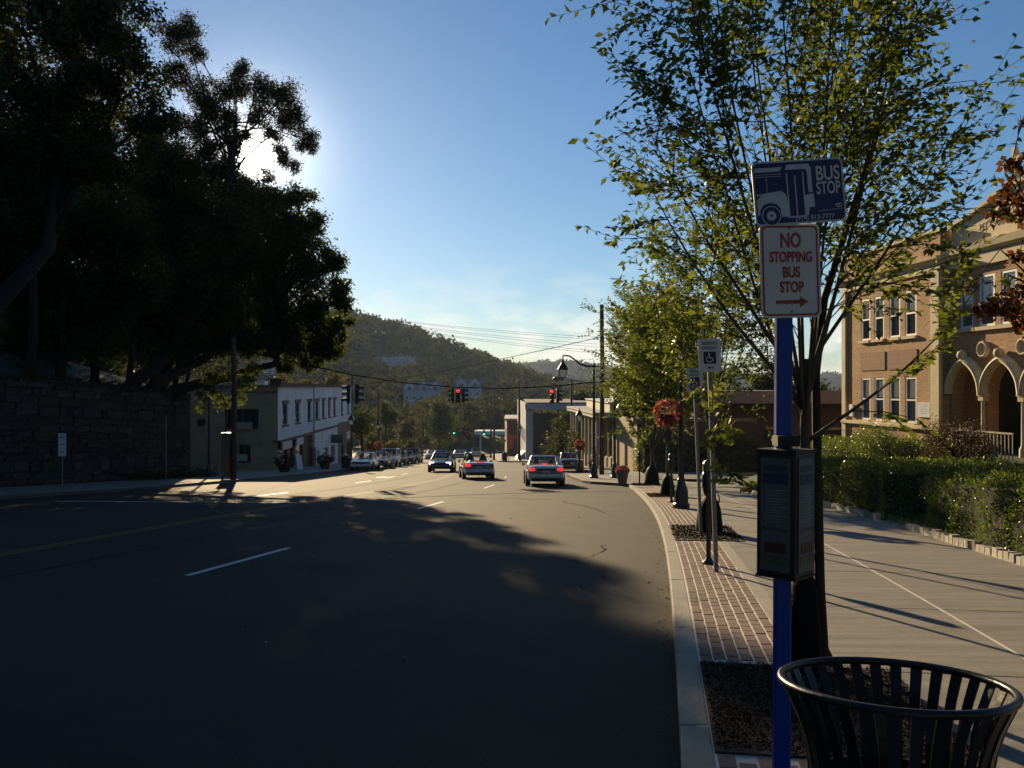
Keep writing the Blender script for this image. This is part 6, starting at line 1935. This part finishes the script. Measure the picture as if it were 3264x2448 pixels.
# fallen leaves in the gutter and on the road edge
n = 300
ys = rng.uniform(4, 34, n); dd = -np.abs(rng.normal(0, .11, n)) - .01
p = np.array([list(P(float(a), float(b), -RD + .008)) for a, b in zip(ys, dd)])
d = rng.normal(size=(n, 3)); d[:, 2] *= .15
tag(link('leaf_litter', leaf_mesh('leaf_litter', p, d, .032 * rng.uniform(.4, 1.4, n), .015, island_mat('dry_leaf', [(.16, .09, .03), (.22, .14, .05), (.10, .07, .03)], .8), rng)), 'dry leaves and grit along the near gutter', 'leaf litter', kind='stuff')
n = 60
p = np.stack([rng.uniform(-4, 2.0, n), rng.uniform(7, 24, n), np.zeros(n)], -1); p = p[p[:, 0] < np.array([cx(float(q)) - .1 for q in p[:, 1]])]
p[:, 2] = -SL * p[:, 1] - RD + .008
d = rng.normal(size=p.shape); d[:, 2] *= .12
tag(link('road_litter', leaf_mesh('road_litter', p, d, .05, .03, island_mat('scrap', [(.3, .28, .24), (.16, .10, .05), (.08, .06, .04)], .8), rng)), 'scattered scraps and leaves on the road', 'litter', kind='stuff')

# ------------------------------------------------------------------ middle-distance trees
GM = 'trees down in the valley'
def simple_tree(label, px, py, r, Y, seed, lm, squash=1.0, dens=260, leaf=.34):
    bl = []
    rn = random.Random(seed)
    for k in range(9):
        a = rn.uniform(0, 2 * math.pi); q = rn.uniform(.2, .62)
        bl.append((px + math.cos(a) * q * r, py + math.sin(a) * q * r * squash, r * rn.uniform(.36, .55), rn.uniform(-1.5, 1.5)))
    b = pb(bl, Y)
    x0 = (px - 512) / F * Y
    z0 = float(terrain(np.array([x0]), np.array([float(Y)]))[0])
    return blob_tree('valley_tree', label, (x0, Y, z0), b, seed, lm, leaf, dens, .25, group=GM)
for k, (lab, px, py, r, Y, lm) in enumerate((
        ('large round green tree in the middle of the valley', 437, 420, 30, 205, L_mid),
        ('yellow green tree left of the large round valley tree', 410, 430, 17, 185, L_gold),
        ('brownish tree just right of the white shop building', 362, 425, 17, 118, L_mid),
        ('tall dark tree behind the pale pole', 385, 415, 17, 150, L_mid),
        ('light green sapling above the parked cars', 391, 445, 10, 122, L_gold),
        ('dark bushy tree behind the parked row', 375, 445, 13, 125, L_mid),
        ('green tree right of the light sapling', 407, 447, 13, 160, L_mid),
        ('broad tree left of the far green signal', 445, 445, 15, 215, L_mid),
        ('sunlit tree over the white shop roof, right one', 335, 385, 16, 135, L_gold),
        ('sunlit tree over the white shop roof, middle one', 310, 388, 15, 130, L_gold),
        ('pale green tree over the white shop roof, left one', 283, 384, 14, 128, L_gold),
        ('tree behind the restaurant roof', 585, 403, 16, 140, L_mid),
        ('dark conifer-like tree behind the right signal', 560, 402, 12, 220, L_mid),
        ('dark tree right of the restaurant roof screen', 640, 398, 18, 95, L_mid),
        ('dark tree between street trees and school', 700, 385, 30, 85, L_dark),
        ('dark tree close to the school corner', 770, 380, 34, 75, L_dark),
        ('dark tree left of the school beyond the lamp', 735, 410, 26, 72, L_dark),
        ('dark tree hugging the far corner of the school', 815, 395, 30, 66, L_dark))):
    simple_tree(lab, px, py, r, Y, 200 + k, lm)

# ------------------------------------------------------------------ wooded hill: one mass of tree crowns
def forest(name, n, xr, yr, zfun, rr, quads, leaf, seed, m, keep=None, squash=.8):
    rng = np.random.default_rng(seed)
    x = rng.uniform(*xr, n); y = rng.uniform(*yr, n)
    if keep is not None:
        k = keep(x, y); x = x[k]; y = y[k]
    n = len(x)
    z = zfun(x, y)
    r = rng.uniform(*rr, n) * (1 + .25 * np.sin(x * .05 + y * .03))
    d = unit(rng.normal(size=(n * quads, 3))); d[:, 2] = np.abs(d[:, 2]) * 1.15 - .25
    R_ = np.repeat(r, quads)[:, None]
    lump = 1 + .22 * np.sin(d[:, :1] * 7 + np.repeat(x, quads)[:, None]) * np.cos(d[:, 1:2] * 6 + np.repeat(y, quads)[:, None])
    p = np.stack([np.repeat(x, quads), np.repeat(y, quads), np.repeat(z + r * .9, quads)], -1) + d * R_ * np.array([1, 1, squash]) * lump * rng.uniform(.72, 1.04, (n * quads, 1))
    dd = np.cross(d, rng.normal(size=d.shape)) + d * .35
    sz = leaf * rng.uniform(.6, 1.4, n * quads)
    o = link(name, leaf_mesh(name, p, dd, sz, sz * .8, m, rng, up=.3))
    return tag(o, kind='stuff')
L_hill = leaf_mat('leaf_hill', [(.028, .034, .014), (.04, .045, .018), (.052, .05, .022), (.036, .042, .018)],   .3, (1.7, 1.5, .6), .95, .05)
def clear_of_houses(x, y):
    ok = np.ones(len(x), bool)
    for px, Y, w in ((423, 350, 11), (468, 360, 9), (385, 470, 8), (404, 480, 9), (270, 300, 9)):
        hx = (px - 512) / F * Y
        ok &= ~((np.abs(x - hx * y / Y) < w) & (y < Y + 6) & (y > Y - 45))
    return ok
tag(forest('hill_forest', 2600, (-330, 150), (250, 690), lambda x, y: terrain(x, y) , (4.0, 7.2), 95, 1.9, 91, L_hill, clear_of_houses), 'wooded hillside across the valley', 'forest')
tag(forest('valley_woods', 620, (-120, 260), (225, 330), lambda x, y: terrain(x, y), (3.0, 5.0), 90, 1.3, 92, L_hill, lambda x, y: clear_of_houses(x, y) & ((x < -14) | (x > 8)) & (x > -75 - (y - 225) * .2)), 'mass of trees on the valley floor', 'forest')
# far ridge
def ridge():
    xs = np.linspace(-1600, 2600, 120); ys = np.linspace(1250, 2300, 14)
    tab_x = np.array([-1600, -600, -150, 0, 70, 130, 185, 270, 390, 560, 700, 1050, 2600]); tab_z = np.array([35, 38, 30, 33, 38, 35, 30, 22, 14, 10, 12, 14, 20])
    X, Y = np.meshgrid(xs, ys)
    t = np.clip(1 - np.abs(Y - 1780) / 530, 0, 1); t = t * t * (3 - 2 * t)
    Z = -30 + (np.interp(X, tab_x, tab_z) + 30) * t + np.sin(X * .013) * 1.5 * t
    nx, ny = len(xs), len(ys); idx = np.arange(nx * ny).reshape(ny, nx)
    q = np.stack([idx[:-1, :-1], idx[:-1, 1:], idx[1:, 1:], idx[1:, :-1]], -1).reshape(-1, 4)
    o = link('far_ridge', np_mesh('far_ridge', np.stack([X, Y, Z], -1).reshape(-1, 3), q, MATS['hill_floor'], True))
    tag(o, kind='structure')
    def zf(x, y):
        t = np.clip(1 - np.abs(y - 1780) / 530, 0, 1); t = t * t * (3 - 2 * t)
        return -30 + (np.interp(x, tab_x, tab_z) + 30) * t + np.sin(x * .013) * 1.5 * t
    tag(forest('ridge_forest', 2600, (-500, 1300), (1450, 1860), zf, (6, 11), 26, 6.5, 93, L_hill, squash=.7), 'hazy woods on the far ridge', 'forest')
ridge()

# ------------------------------------------------------------------ the air over the valley
hz = MB().box((0, 900, 28), (7000, 3400, 180)).build('haze', None)
hz.data.materials.clear()
hm = bpy.data.materials.new('haze_air'); hm.use_nodes = True
hm.node_tree.nodes.clear()
ho = hm.node_tree.nodes.new('ShaderNodeOutputMaterial'); hv = hm.node_tree.nodes.new('ShaderNodeVolumePrincipled')
hv.inputs['Color'].default_value = (.58, .76, 1.0, 1)
hv.inputs['Density'].default_value = 0.00014
hv.inputs['Anisotropy'].default_value = 0.2
hm.node_tree.links.new(hv.outputs[0], ho.inputs['Volume'])
hz.data.materials.append(hm)
tag(hz, 'thin bluish air between the street and the hills', 'haze', kind='stuff')
